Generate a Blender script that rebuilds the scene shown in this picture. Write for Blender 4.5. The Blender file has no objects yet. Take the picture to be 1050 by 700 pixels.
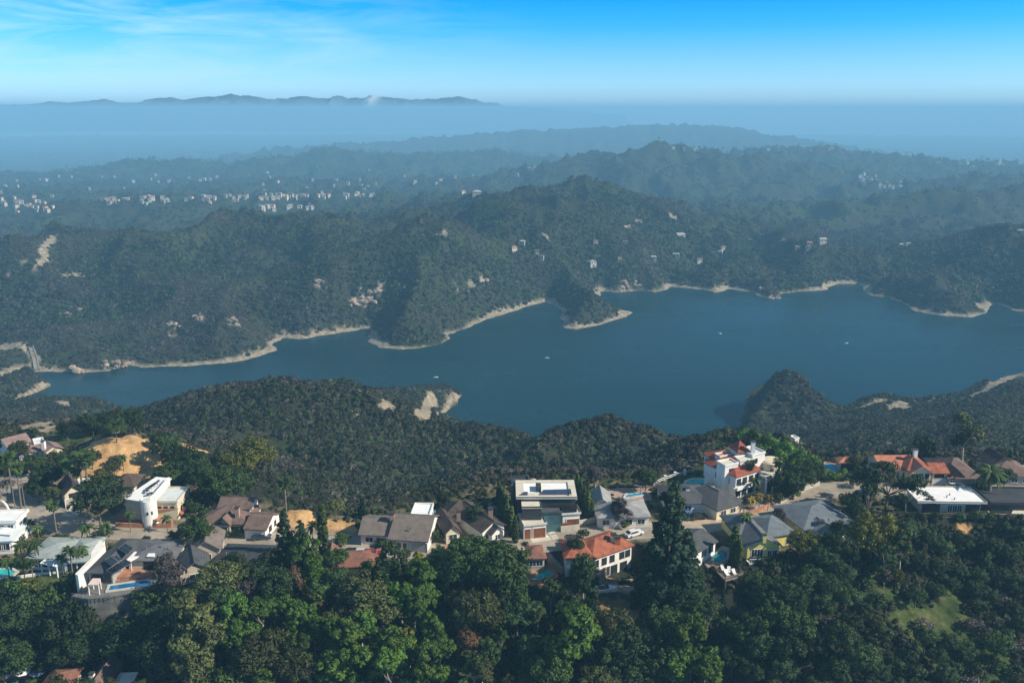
import bpy, bmesh, math, random
import numpy as np
from mathutils import Vector, Matrix
random.seed(7); rng = np.random.default_rng(11)
S = bpy.context.scene
COL = S.collection
# ------------------------------------------------------------------ camera geometry
FPX, H0, ZC, CX, CY = 909.0, 113.0, 185.0, 525.0, 350.0
PITCH = math.atan((CY - H0) / FPX)
cp, sp = math.cos(PITCH), math.sin(PITCH)
def ray(px, py):
    u = (px - CX) / FPX; v = (CY - py) / FPX
    return u, cp + v * sp, -sp + v * cp
def PZ(px, py, z):                       # where the line of sight meets height z
    dx, dy, dz = ray(px, py); t = (z - ZC) / dz
    return dx * t, dy * t, z
def PY(px, py, Y):                       # where it reaches ground distance Y
    dx, dy, dz = ray(px, py); t = Y / dy
    return dx * t, Y, ZC + dz * t
def PROJ(x, y, z):
    f = y * cp - (z - ZC) * sp; up = y * sp + (z - ZC) * cp
    return CX + FPX * x / f, CY - FPX * up / f, f
SUN_AZ, SUN_EL = 104.0, 36.0             # azimuth clockwise from straight ahead
# ------------------------------------------------------------------ noise
_perm = np.random.default_rng(3).permutation(512).astype(np.int64)
_perm = np.concatenate([_perm, _perm])
_grad = np.random.default_rng(5).uniform(-1, 1, 1024)
def vnoise(x, y):
    xi = np.floor(x).astype(np.int64); yi = np.floor(y).astype(np.int64)
    xf = x - xi; yf = y - yi
    u = xf * xf * xf * (xf * (xf * 6 - 15) + 10); v = yf * yf * yf * (yf * (yf * 6 - 15) + 10)
    def h(a, b): return _grad[_perm[(_perm[a & 511] + b) & 511]]
    a = h(xi, yi); b = h(xi + 1, yi); c = h(xi, yi + 1); d = h(xi + 1, yi + 1)
    return a + (b - a) * u + (c - a) * v + (a - b - c + d) * u * v
def fbm(x, y, o=4, g=.5):
    s = 0; a = 1.
    for i in range(o):
        s = s + a * vnoise(x * 2**i + 17.3 * i, y * 2**i - 9.1 * i); a *= g
    return s
def ridged(x, y, o=4):
    s = 0; a = 1.
    for i in range(o):
        s = s + a * (1 - 2 * np.abs(vnoise(x * 2**i + 7.7 * i, y * 2**i + 3.3 * i))); a *= .5
    return s
# ------------------------------------------------------------------ terrain
def poly_sd(poly, x, y):                 # signed distance, negative inside
    P = np.array(poly)[:, :2]; d = np.full(x.shape, 1e18); ins = np.zeros(x.shape, bool)
    for i in range(len(P)):
        a = P[i]; b = P[(i + 1) % len(P)]; e = b - a
        t = np.clip(((x - a[0]) * e[0] + (y - a[1]) * e[1]) / (e @ e + 1e-9), 0, 1)
        d = np.minimum(d, (x - a[0] - t * e[0])**2 + (y - a[1] - t * e[1])**2)
        c = ((a[1] > y) != (b[1] > y))
        with np.errstate(all='ignore'):
            xx = a[0] + (y - a[1]) / (b[1] - a[1] + 1e-12) * e[0]
        ins ^= c & (x < xx)
    return np.where(ins, -1, 1) * np.sqrt(d)
ZR = 92.0                                # the street's level above the lake
PLATEAU = [PZ(px, py, ZR) for px, py in [(-140,618),(0,612),(75,604),(110,596),(160,590),(190,592),(270,588),(330,584),(400,582),(470,584),(520,578),(545,570),(575,568),(610,564),(650,560),(675,558),(700,556),(745,556),(765,562),(800,572),(850,572),(900,550),(940,522),(1010,522),(1050,530),(1180,545),(1180,462),(1050,468),(960,468),(900,468),(862,468),(838,474),(815,474),(798,450),(745,446),
    (722,460),(716,482),(672,488),(600,488),(560,484),(505,486),(450,508),(400,514),(350,520),(310,518),(280,508),(230,500),(205,486),(190,462),(150,440),(60,432),(0,436),(-140,436)]]
LAKE = [PZ(px, py, 0) for px, py in [(-40,396),(15,384),(40,381),(85,382),(110,380),(132,375),(142,376),(190,376),(240,371),(265,365),(283,359),(280,354),(290,346),(310,347),(345,342),(372,337),
    (380,336),(377,350),(388,356),(410,358),(430,357),(452,352),(460,347),(457,343),(475,338),(485,333),(505,325),(520,321),(548,312),(560,308),(577,318),(577,336),(590,338),(612,333),(640,325),(648,320),
    (630,318),(612,308),(618,298),(632,300),(650,298),(660,297),(672,300),(690,294),(720,297),(735,300),(748,296),(770,300),(794,308),(800,301),(830,298),(845,297),(858,291),(880,291),(893,303),(912,305),(918,308),
    (942,319),(965,323),(995,325),(1012,319),(1018,311),(1040,318),(1070,322),(1250,330),
    (1250,370),(1070,376),(1045,383),(1010,392),(985,405),(955,408),(930,406),(905,407),(880,416),(866,424),(856,430),(848,424),(838,412),(820,396),(795,388),(775,396),(764,410),(758,432),(752,450),(735,462),
    (700,470),(640,470),(560,466),(520,460),(480,444),(450,430),(458,422),(473,406),(462,400),(440,400),(418,401),(396,404),(340,425),(150,440),(110,424),(95,412),(50,408),(20,416),(10,412),(28,407),(49,396),(46,391),(20,386),(-40,402)]]
def rp(spec):                            # crest points: (px, py, z) -> world
    return [PZ(a, b, c) for a, b, c in spec]
def ry(spec):
    return [PY(a, b, c) for a, b, c in spec]
RIDGES = [  # (points, slope, rounding)
 # the spur of chaparral behind the left half of the street
 (ry([(60,440,420),(100,434,395),(140,417,376),(190,409,364),(230,398,360),(290,393,362),(350,403,367),(380,411,369)]), .42, 10, 1.0),
 (ry([(350,404,364),(400,420,352),(440,440,345),(478,440,340),(508,443,338),(528,452,340)]), .62, 6, 1.1),
 (ry([(556,456,300),(578,440,312),(602,432,318),(622,428,320),(650,437,318),(680,447,314),(705,457,306),(735,468,292)]), .62, 8, 1.0),
 (ry([(200,450,300),(260,436,322),(330,460,305)]), .4, 10),
 # the knoll standing in the lake and the land to its right
 (ry([(766,386,528),(778,381,530),(790,379.5,530),(804,380,528),(816,386,522),(830,400,512)]), 1.3, 11),
 (rp([(1000,472,68),(1010,440,46),(1035,412,24),(1075,392,10)]), .42, 8),
 (rp([(905,470,58),(895,448,34),(885,432,16),(905,414,7)]), .42, 6),
 (rp([(1180,460,66),(1120,420,36),(1075,398,14)]), .4, 8),
 (rp([(0,436,20),(60,428,22),(70,424,14)]), .4, 6),
 (rp([(-60,430,40),(0,428,26),(40,432,22)]), .3, 6),
 (rp([(-60,392,12),(10,394,5),(40,394,3)]), .3, 4),
 (rp([(380,410,30),(400,404,20),(425,405,11),(450,412,4)]), .5, 5),
 # foreground: the grassy shoulder below the right hand houses
 (rp([(880,556,89),(925,578,86),(955,605,83.5),(985,645,78),(1010,690,72)]), .45, 6),
 # far shore
 (ry([(-120,250,960),(0,243,980),(60,236,1000),(130,231,1000),(200,222,1000),(270,218,1010),(340,222,1020),(400,226,1050),(450,218,1120),(500,207,1180)]), .30, 40),
 (rp([(150,232,68),(165,262,52),(200,300,30),(235,338,12),(270,358,3)]), .42, 14),
 (rp([(20,244,62),(40,290,36),(70,340,14),(95,368,5)]), .42, 14),
 (rp([(330,224,70),(335,262,54),(320,300,28),(318,330,8)]), .4, 14),
 (rp([(440,224,78),(410,250,66),(392,285,44),(400,320,20),(418,350,4)]), .46, 14),
 (rp([(470,232,76),(480,270,46),(475,300,24),(478,325,6)]), .46, 12),
 (ry([(470,216,1130),(530,201,1150),(568,191,1150),(592,188,1150),(640,195,1160),(690,214,1180),(730,224,1220)]), .42, 18),
 (rp([(590,189,91),(572,225,70),(560,262,44),(570,296,24),(610,322,5)]), .46, 12),
 (rp([(520,206,86),(520,250,58),(525,285,32),(535,305,8)]), .46, 12),
 (rp([(640,197,86),(650,235,50),(660,270,22),(650,290,6)]), .44, 12),
 (rp([(760,232,40),(750,265,26),(790,296,4)]), .4, 12),
 (rp([(850,240,44),(840,265,30),(850,286,5)]), .4, 12),
 (ry([(660,228,1350),(700,222,1400),(760,222,1420),(820,215,1450),(880,206,1480),(960,195,1500),(1010,201,1500),(1050,194,1520),(1200,190,1550)]), .33, 30),
 (ry([(1250,210,900),(1120,222,930),(1050,230,960),(1020,241,950),(985,262,920),(955,285,900),(985,312,815)]), .42, 20),
 # town terraces and far ranges
 (ry([(-200,216,1500),(0,214,1500),(100,208,1560),(200,207,1560),(300,205,1580),(400,205,1560),(470,203,1500),(520,200,1420)]), .10, 60),
 (ry([(-400,176,3000),(0,186,2900),(48,174,2900),(110,178,3000),(165,163,3100),(240,169,3100),(300,161,3200),(345,153,3200),(380,157,3200),(440,158,3300),(510,154,3400),(560,160,3300)]), .16, 60),
 (ry([(-200,196,2150),(0,198,2150),(120,192,2200),(250,188,2250),(400,186,2250),(560,176,2300)]), .12, 60),
 (ry([(540,176,2150),(590,162,2200),(635,153,2200),(672,147,2200),(715,152,2200),(760,158,2250),(830,170,2300),(900,178,2300)]), .30, 40),
 (ry([(700,158,2700),(770,152,2750),(850,152,2800),(930,160,2800),(1050,167,2800),(1300,172,2800)]), .2, 50),
 (ry([(880,190,1950),(960,182,1950),(1060,176,2000),(1300,170,2000)]), .28, 40),
 (ry([(300,150,4800),(420,142,5200),(500,136,5400),(590,130,5500),(650,127,5500),(710,126,5500),(770,136,5600),(850,148,5600)]), .16, 120),
]
ROAD_PX = [(-60,492),(0,501),(17,508),(33,517),(47,527),(66,537),(103,544),(154,547),(205,550),(260,553),(324,556),(364,559),(407,563),(436,565),(464,565),(500,563),(540,559),(575,555),(610,550),(640,545.5),(672,543),(701,541),(727,537),
    (753,533),(779,528),(800,521),(816,513),(832,506),(850,502),(880,500.5),(942,500.5),(1004,503),(1050,505),(1120,508)]
ROAD = [PZ(px, py, ZR) for px, py in ROAD_PX]
PADS = []                                # (x, y, z, radius, falloff)
def pad(px, py, z, r, fo=5): PADS.append((*PZ(px, py, z)[:2], z, r, fo))
pad(60,690,80.5,12,4); pad(25,697,80.5,9,4); pad(120,696,80.5,6,3); pad(556,589,88.2,5.5,2.5); pad(737,569,90.4,4.5,2); pad(632,590,87.3,5.5,3)
SMK = 7.0
def H(x, y):
    x = np.asarray(x, float); y = np.asarray(y, float)
    shp = x.shape; x = x.ravel(); y = y.ravel()
    sd = poly_sd(PLATEAU, x, y)
    near = y < 225
    z = np.where(sd < 0, ZR, ZR - np.where(near, .45, .55) * (np.sqrt(np.maximum(sd, 0)**2 + 9) - 3))
    yb = np.where(y < 650, 2.0, 0) + np.interp(y, [650, 900, 1800, 3000, 4500, 9000], [3, 16, 10, -30, -110, -140])
    k = SMK
    acc = np.exp(np.clip((yb - 40) / k, -60, 60))
    out = z.copy()
    land = np.full(x.shape, 0.)
    acc = np.exp((yb - 100) / k)
    for pts, s, r, *s2 in RIDGES:
        P = np.array(pts); best = np.full(x.shape, -1e9)
        for i in range(len(P) - 1):
            a, b = P[i], P[i + 1]; e = b[:2] - a[:2]
            t = np.clip(((x - a[0]) * e[0] + (y - a[1]) * e[1]) / (e @ e + 1e-9), 0, 1)
            d = np.sqrt((x - a[0] - t * e[0])**2 + (y - a[1] - t * e[1])**2)
            se = s if not s2 else np.where(y > a[1] + t * e[1], s2[0], s)
            best = np.maximum(best, a[2] + (b[2] - a[2]) * t - se * (np.sqrt(d * d + r * r) - r))
        acc = acc + np.exp(np.clip((best - 100) / k, -300, 60))
    land = 100 + k * np.log(acc)
    # erosion gullies and roughness, growing with distance
    far = np.clip((y - 300) / 700, 0, 1)
    n = ridged(x / 95. + 3, y / 95., 4)
    amp = np.interp(y, [200, 320, 450, 700, 1200, 2500, 6000], [.3, 1.4, 2.5, 15, 29, 34, 34])
    land = land + amp * (n - .9) * .55 + np.interp(y, [200, 500, 3000], [.4, .9, 3]) * fbm(x / 14, y / 14, 3)
    z = z + np.where(sd > 0, np.clip(sd / 10, 0, 1) * .8 * fbm(x / 9, y / 9, 3), 0)
    inner = np.clip(sd / 6, 0, 1)
    zz = np.where(sd <= 0, np.where((y < 260), z, z), np.maximum(z, land * inner + z * (1 - inner)))
    # the orange graded mound at the upper left
    mx, my, _ = PZ(118, 478, ZR)
    q = ((x - mx) / 14)**2 + ((y - my - 6) / 12)**2
    zz = zz + 5.5 * np.exp(-q**1.6) * (1 + .10 * fbm(x / 3, y / 3, 3))
    mx, my, _ = PZ(306, 533, ZR); q = ((x - mx) / 4.6)**2 + ((y - my) / 3.2)**2
    zz = zz + 2.6 * np.exp(-q**1.4) * (1 + .25 * fbm(x / 1.5, y / 1.5, 2))
    for a, b, pz, r, fo in PADS:
        w = np.clip((r + fo - np.hypot(x - a, y - b)) / fo, 0, 1); w = w * w * (3 - 2 * w)
        zz = zz * (1 - w) + pz * w
    # the lake basin
    reg = (y > 300) & (y < 1250) & (np.abs(x) < 900)
    if reg.any():
        ls = poly_sd(LAKE, x[reg], y[reg])
        ls = ls + 2.2 * fbm(x[reg] / 16, y[reg] / 16, 3)
        nr_ = y[reg] < 600; bank = np.where(ls < 0, .35 * ls, .25 + np.minimum(ls, 6) * np.where(nr_, .8, .34) + np.maximum(ls - 6, 0) * np.where(nr_, 1.5, .9))
        zz[reg] = np.where(ls < 0, np.maximum(bank, -12), np.minimum(np.maximum(zz[reg], .25 + .12 * np.minimum(ls, 40)), bank))
    return zz.reshape(shp)
def h1(x, y): return float(H(np.array([x]), np.array([y]))[0])
def hits(pxs, pys, tmin=120, tmax=7000, n=900):       # where lines of sight meet the ground
    pxs = np.asarray(pxs, float); pys = np.asarray(pys, float)
    u = (pxs - CX) / FPX; v = (CY - pys) / FPX
    dx, dy, dz = u, cp + v * sp, -sp + v * cp
    ts = np.geomspace(tmin, tmax, n)
    X = dx[:, None] * ts; Y = dy[:, None] * ts; Z = ZC + dz[:, None] * ts
    G = H(X, Y); below = Z <= G
    i = np.clip(np.argmax(below, 1), 1, n - 1); r = np.arange(len(pxs))
    a = Z[r, i - 1] - G[r, i - 1]; b = Z[r, i] - G[r, i]
    w = np.clip(a / (a - b + 1e-9), 0, 1); t = ts[i - 1] + (ts[i] - ts[i - 1]) * w
    return np.stack([dx * t, dy * t, H(dx * t, dy * t)], 1)
# ------------------------------------------------------------------ materials
def new_mat(name):
    m = bpy.data.materials.new(name); m.use_nodes = True
    nt = m.node_tree; b = nt.nodes['Principled BSDF']
    return m, nt, b
def N(nt, t, **kw):
    n = nt.nodes.new(t)
    for k, v in kw.items():
        if hasattr(n, k) and k not in ('Scale',): setattr(n, k, v)
    return n
def L(nt, a, b): nt.links.new(a, b)
def rampn(nt, stops, fac=None):
    r = nt.nodes.new('ShaderNodeValToRGB'); e = r.color_ramp.elements
    while len(e) < len(stops): e.new(.5)
    for i, (p, c) in enumerate(stops): e[i].position = p; e[i].color = (*c, 1) if len(c) == 3 else c
    if fac is not None: L(nt, fac, r.inputs[0])
    return r
def noise(nt, scale, detail=4, vec=None, rough=.6):
    n = nt.nodes.new('ShaderNodeTexNoise'); n.inputs['Scale'].default_value = scale; n.inputs['Detail'].default_value = detail; n.inputs['Roughness'].default_value = rough
    if vec is not None: L(nt, vec, n.inputs['Vector'])
    return n
def mixc(nt, fac, a, b, mode='MIX'):
    m = nt.nodes.new('ShaderNodeMix'); m.data_type = 'RGBA'; m.blend_type = mode
    for s, v in ((m.inputs[0], fac), (m.inputs[6], a), (m.inputs[7], b)):
        if isinstance(v, (int, float)): s.default_value = v
        elif isinstance(v, tuple): s.default_value = (*v, 1) if len(v) == 3 else v
        else: L(nt, v, s)
    return m.outputs[2]
MATS = {}
def surf(name, c, rough=.8, var=.18, scale=1.2, stripe=None, bump=.0, spec=.3, metal=0.):
    """weathered plain surface: base colour broken up by two scales of noise, optional courses of tile or board"""
    if name in MATS: return MATS[name]
    m, nt, b = new_mat(name)
    tc = N(nt, 'ShaderNodeTexCoord'); geo = N(nt, 'ShaderNodeNewGeometry')
    n1 = noise(nt, scale, 5, geo.outputs['Position']); n2 = noise(nt, scale * 7, 3, geo.outputs['Position'])
    d = tuple(max(0, x * (1 - 2.2 * var)) for x in c); l = tuple(min(1, x * (1 + 1.5 * var)) for x in c)
    r = rampn(nt, [(.3, d), (.52, c), (.72, l)], n1.outputs[0])
    r2 = rampn(nt, [(.3, (1 - var,) * 3), (.7, (1 + var * .6,) * 3)], n2.outputs[0])
    out = mixc(nt, .8, r.outputs[0], r2.outputs[0], 'MULTIPLY')
    if stripe:
        w = N(nt, 'ShaderNodeTexWave'); w.wave_type = 'BANDS'; w.bands_direction = stripe[0]; w.inputs['Scale'].default_value = stripe[1]
        w.inputs['Distortion'].default_value = .6; L(nt, tc.outputs['Object'], w.inputs['Vector'])
        r3 = rampn(nt, [(.0, (1 - stripe[2],) * 3), (.6, (1, 1, 1))], w.outputs[0])
        out = mixc(nt, 1., out, r3.outputs[0], 'MULTIPLY')
    L(nt, out, b.inputs['Base Color'])
    b.inputs['Roughness'].default_value = rough; b.inputs['Specular IOR Level'].default_value = spec; b.inputs['Metallic'].default_value = metal
    if bump:
        bp = N(nt, 'ShaderNodeBump'); bp.inputs['Strength'].default_value = bump; bp.inputs['Distance'].default_value = .1
        L(nt, n2.outputs[0], bp.inputs['Height']); L(nt, bp.outputs[0], b.inputs['Normal'])
    MATS[name] = m; return m
def leafmat(name, a, b_, c, trans=.25, big=.25):
    """foliage: three leaf tones picked per leaf cluster and per plant"""
    if name in MATS: return MATS[name]
    m, nt, b = new_mat(name)
    oi = N(nt, 'ShaderNodeObjectInfo'); geo = N(nt, 'ShaderNodeNewGeometry')
    n1 = noise(nt, .9, 3, geo.outputs['Position']); n2 = noise(nt, .045, 3, geo.outputs['Position'])
    isl = geo.outputs['Random Per Island']
    ad = N(nt, 'ShaderNodeMath', operation='MULTIPLY_ADD'); L(nt, isl, ad.inputs[0]); ad.inputs[1].default_value = .35; L(nt, n1.outputs[0], ad.inputs[2])
    ad2 = N(nt, 'ShaderNodeMath', operation='MULTIPLY_ADD'); L(nt, oi.outputs['Random'], ad2.inputs[0]); ad2.inputs[1].default_value = .5; L(nt, ad.outputs[0], ad2.inputs[2])
    r = rampn(nt, [(.45, a), (.85, b_), (1.2 if False else 1.0, c)], None)
    sc = N(nt, 'ShaderNodeMath', operation='MULTIPLY'); L(nt, ad2.outputs[0], sc.inputs[0]); sc.inputs[1].default_value = .78; L(nt, sc.outputs[0], r.inputs[0])
    hs = N(nt, 'ShaderNodeHueSaturation'); L(nt, r.outputs[0], hs.inputs['Color'])
    mr = N(nt, 'ShaderNodeMapRange'); L(nt, n2.outputs[0], mr.inputs[0]); mr.inputs[1].default_value = .3; mr.inputs[2].default_value = .7; mr.inputs[3].default_value = 1 - big; mr.inputs[4].default_value = 1 + big
    ob = N(nt, 'ShaderNodeMath', operation='MULTIPLY'); L(nt, oi.outputs['Random'], ob.inputs[0]); ob.inputs[1].default_value = 7.31
    fr_ = N(nt, 'ShaderNodeMath', operation='FRACT'); L(nt, ob.outputs[0], fr_.inputs[0])
    ov_ = N(nt, 'ShaderNodeMath', operation='MULTIPLY_ADD'); L(nt, fr_.outputs[0], ov_.inputs[0]); ov_.inputs[1].default_value = .62; ov_.inputs[2].default_value = .74
    vm = N(nt, 'ShaderNodeMath', operation='MULTIPLY'); L(nt, mr.outputs[0], vm.inputs[0]); L(nt, ov_.outputs[0], vm.inputs[1]); L(nt, vm.outputs[0], hs.inputs['Value'])
    mr2 = N(nt, 'ShaderNodeMapRange'); L(nt, oi.outputs['Random'], mr2.inputs[0]); mr2.inputs[3].default_value = .474; mr2.inputs[4].default_value = .522
    L(nt, mr2.outputs[0], hs.inputs['Hue'])
    L(nt, hs.outputs[0], b.inputs['Base Color']); b.inputs['Roughness'].default_value = .62; b.inputs['Specular IOR Level'].default_value = .22
    if trans:
        tr = N(nt, 'ShaderNodeBsdfTranslucent'); L(nt, hs.outputs[0], tr.inputs['Color'])
        mx = N(nt, 'ShaderNodeMixShader'); mx.inputs[0].default_value = trans
        L(nt, b.outputs[0], mx.inputs[1]); L(nt, tr.outputs[0], mx.inputs[2]); L(nt, mx.outputs[0], nt.nodes['Material Output'].inputs['Surface'])
    MATS[name] = m; return m
# ------------------------------------------------------------------ object helpers
def tag(o, label=None, cat=None, group=None, kind=None):
    for k, v in (('label', label), ('category', cat), ('group', group), ('kind', kind)):
        if v: o[k] = v
    return o
class MB:
    """collects faces, links ONE mesh object"""
    def __init__(s): s.v = []; s.f = []; s.m = []
    def face(s, pts, m=0):
        i = len(s.v); s.v += [tuple(p) for p in pts]; s.f.append(tuple(range(i, i + len(pts)))); s.m.append(m)
    def mesh(s, V, F, m=0):
        i = len(s.v); s.v += [tuple(p) for p in V]; s.f += [tuple(i + k for k in f) for f in F]; s.m += [m] * len(F)
    def box(s, x0, x1, y0, y1, z0, z1, m=0):
        V = [(x0,y0,z0),(x1,y0,z0),(x1,y1,z0),(x0,y1,z0),(x0,y0,z1),(x1,y0,z1),(x1,y1,z1),(x0,y1,z1)]
        s.mesh(V, [(3,2,1,0),(4,5,6,7),(0,1,5,4),(1,2,6,5),(2,3,7,6),(3,0,4,7)], m)
    def prism(s, poly, z0, z1, m=0):
        n = len(poly); a = sum(poly[i][0]*poly[(i+1)%n][1]-poly[(i+1)%n][0]*poly[i][1] for i in range(n))
        if a < 0: poly = poly[::-1]
        zz1 = z1 if isinstance(z1, (list, tuple)) else [z1] * n
        if a < 0 and isinstance(z1, (list, tuple)): zz1 = list(zz1)[::-1]
        V = [(p[0], p[1], z0) for p in poly] + [(p[0], p[1], q) for p, q in zip(poly, zz1)]
        F = [tuple(range(n))[::-1], tuple(range(n, 2*n))] + [(i, (i+1)%n, n+(i+1)%n, n+i) for i in range(n)]
        s.mesh(V, F, m)
    def tube(s, pts, rad, n=8, m=0, cap=True):
        pts = [Vector(p) for p in pts]; rad = rad if isinstance(rad, (list, tuple)) else [rad] * len(pts)
        i0 = len(s.v); up = Vector((0, 0, 1))
        for k, p in enumerate(pts):
            d = (pts[min(k+1, len(pts)-1)] - pts[max(k-1, 0)]).normalized()
            a = d.cross(up if abs(d.z) < .95 else Vector((1, 0, 0))).normalized(); b = d.cross(a)
            for q in range(n):
                t = 2 * math.pi * q / n; s.v.append(tuple(p + (a * math.cos(t) + b * math.sin(t)) * rad[k]))
        for k in range(len(pts) - 1):
            for q in range(n):
                s.f.append((i0+k*n+q, i0+k*n+(q+1)%n, i0+(k+1)*n+(q+1)%n, i0+(k+1)*n+q)); s.m.append(m)
        if cap:
            s.f.append(tuple(i0+q for q in range(n))[::-1]); s.m.append(m)
            s.f.append(tuple(i0+(len(pts)-1)*n+q for q in range(n))); s.m.append(m)
    def lathe(s, prof, n=16, c=(0, 0), m=0):
        V = []; F = []
        for r, z in prof:
            for q in range(n):
                t = 2*math.pi*q/n; V.append((c[0]+r*math.cos(t), c[1]+r*math.sin(t), z))
        for k in range(len(prof)-1):
            for q in range(n): F.append((k*n+q, k*n+(q+1)%n, (k+1)*n+(q+1)%n, (k+1)*n+q))
        F.append(tuple(range(n))[::-1]); F.append(tuple((len(prof)-1)*n+q for q in range(n)))
        s.mesh(V, F, m)
    def data(s, name, mats, smooth=False):
        me = bpy.data.meshes.new(name); me.from_pydata(s.v, [], s.f)
        for q in (mats if isinstance(mats, (list, tuple)) else [mats]): me.materials.append(q)
        me.polygons.foreach_set('material_index', s.m)
        if smooth: me.polygons.foreach_set('use_smooth', [True] * len(s.f))
        me.update(); return me
    def build(s, name, mats, parent=None, smooth=False, **kw):
        o = bpy.data.objects.new(name, s.data(name, mats, smooth)); COL.objects.link(o)
        if parent is not None: o.parent = parent
        return tag(o, **kw)
def empty(name, loc, rz=0, **kw):
    o = bpy.data.objects.new(name, None); COL.objects.link(o); o.location = loc; o.rotation_euler.z = rz
    o.empty_display_size = .5
    return tag(o, **kw)
def np_mesh(name, V, F, mats, smooth=True):
    me = bpy.data.meshes.new(name); V = np.asarray(V, np.float32); F = np.asarray(F, np.int32); k = F.shape[1]
    me.vertices.add(len(V)); me.vertices.foreach_set('co', V.ravel())
    me.loops.add(F.size); me.loops.foreach_set('vertex_index', F.ravel())
    me.polygons.add(len(F)); me.polygons.foreach_set('loop_start', np.arange(0, F.size, k, dtype=np.int32))
    me.polygons.foreach_set('use_smooth', np.full(len(F), smooth)); me.update(calc_edges=True)
    for q in (mats if isinstance(mats, (list, tuple)) else [mats]): me.materials.append(q)
    return me
# ------------------------------------------------------------------ camera, sun, sky
cam = bpy.data.objects.new('camera', bpy.data.cameras.new('camera')); COL.objects.link(cam)
cam.location = (0, 0, ZC); cam.rotation_euler = (math.pi / 2 - PITCH, 0, 0)
cam.data.sensor_fit = 'HORIZONTAL'; cam.data.sensor_width = 36; cam.data.lens = 36 * FPX / 1050
cam.data.clip_start = 1; cam.data.clip_end = 60000; S.camera = cam
W = bpy.data.worlds.new('World'); S.world = W; W.use_nodes = True
nt = W.node_tree; bg = nt.nodes['Background']
sky = N(nt, 'ShaderNodeTexSky'); sky.sky_type = 'NISHITA'; sky.sun_disc = False
sky.sun_elevation = math.radians(SUN_EL); sky.sun_rotation = math.radians(SUN_AZ); sky.altitude = 300; sky.air_density = 1.0; sky.dust_density = .3; sky.ozone_density = 2.5
tc = N(nt, 'ShaderNodeTexCoord'); sx = N(nt, 'ShaderNodeSeparateXYZ'); L(nt, tc.outputs['Generated'], sx.inputs[0])
mr = N(nt, 'ShaderNodeMapRange'); L(nt, sx.outputs['Z'], mr.inputs[0]); mr.inputs[1].default_value = 0; mr.inputs[2].default_value = .25
gr = rampn(nt, [(0, (.44, .68, 1.0)), (.10, (.42, .70, 1.0)), (.22, (.26, .60, .92)), (.34, (.07, .52, .90)), (.46, (.0, .45, .86)), (1.0, (.19, .29, .31))], mr.outputs[0])
# thin cirrus: drawn out along one direction of the sky, densest to the left
mp = N(nt, 'ShaderNodeMapping'); L(nt, tc.outputs['Generated'], mp.inputs[0]); mp.inputs['Scale'].default_value = (2.6, 2.6, 16); mp.inputs['Rotation'].default_value = (0, .10, 0)
cn = noise(nt, 2.2, 7, mp.outputs[0], .62); cn.inputs['Distortion'].default_value = .7
cr = rampn(nt, [(.40, (0, 0, 0)), (.74, (1, 1, 1))], cn.outputs[0])
ml = N(nt, 'ShaderNodeMapRange'); L(nt, sx.outputs['X'], ml.inputs[0]); ml.inputs[1].default_value = .05; ml.inputs[2].default_value = -.4; ml.inputs[3].default_value = .0; ml.inputs[4].default_value = 1.0
cm = N(nt, 'ShaderNodeMath', operation='MULTIPLY'); L(nt, cr.outputs[0], cm.inputs[0]); L(nt, ml.outputs[0], cm.inputs[1])
cm2 = N(nt, 'ShaderNodeMath', operation='MULTIPLY'); L(nt, cm.outputs[0], cm2.inputs[0]); cm2.inputs[1].default_value = .8
tint0 = mixc(nt, 1., sky.outputs[0], gr.outputs[0], 'MULTIPLY'); tint = mixc(nt, 1., tint0, (1.55, 1.6, 1.8), 'MULTIPLY')
cl = mixc(nt, cm2.outputs[0], tint, (5.2, 7.6, 9.2))
L(nt, cl, bg.inputs[0]); bg.inputs[1].default_value = .10
sun = bpy.data.objects.new('sun', bpy.data.lights.new('sun', 'SUN')); COL.objects.link(sun)
sun.data.energy = 5.0; sun.data.angle = math.radians(.5); sun.data.color = (1, .91, .75)
az, el = math.radians(SUN_AZ), math.radians(SUN_EL)
sdir = Vector((math.sin(az) * math.cos(el), math.cos(az) * math.cos(el), math.sin(el)))
sun.rotation_euler = sdir.to_track_quat('Z', 'Y').to_euler(); sun.location = (150, 0, 400)
vs = S.view_settings; S.display_settings.display_device = 'sRGB'; vs.view_transform = 'Standard'; vs.look = 'None'; vs.exposure = .34; vs.gamma = 1; vs.use_curve_mapping = False
cy = S.cycles; cy.use_denoising = True; cy.denoiser = 'OPENIMAGEDENOISE'; cy.max_bounces = 5; cy.diffuse_bounces = 2; cy.glossy_bounces = 2; cy.transmission_bounces = 3; cy.volume_bounces = 3; cy.transparent_max_bounces = 6
cy.sample_clamp_indirect = 6; cy.use_adaptive_sampling = False
# ------------------------------------------------------------------ ground sheet (fan, finer where near)
na = 620
th = np.radians(np.linspace(-50, 50, na))
rr = [95.0]
while rr[-1] < 13200:
    r = rr[-1]; rr.append(r + max(.75, r * np.interp(r, [100, 300, 1200, 6000], [.0055, .006, .0055, .03])))
rr = np.array(rr); nr = len(rr)
R, T = np.meshgrid(rr, th, indexing='ij'); X = R * np.sin(T); Y = R * np.cos(T)
Z = H(X, Y)
V = np.stack([X.ravel(), Y.ravel(), Z.ravel()], 1)
i = (np.arange(nr - 1)[:, None] * na + np.arange(na - 1)[None]).ravel()
F = np.stack([i, i + 1, i + na + 1, i + na], 1)[:, ::-1]
m, nt, b = new_mat('hillside_ground')
geo = N(nt, 'ShaderNodeNewGeometry'); pos = geo.outputs['Position']
na_ = noise(nt, .02, 6, pos); nb_ = noise(nt, .35, 5, pos); nc_ = noise(nt, .006, 4, pos)
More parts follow.
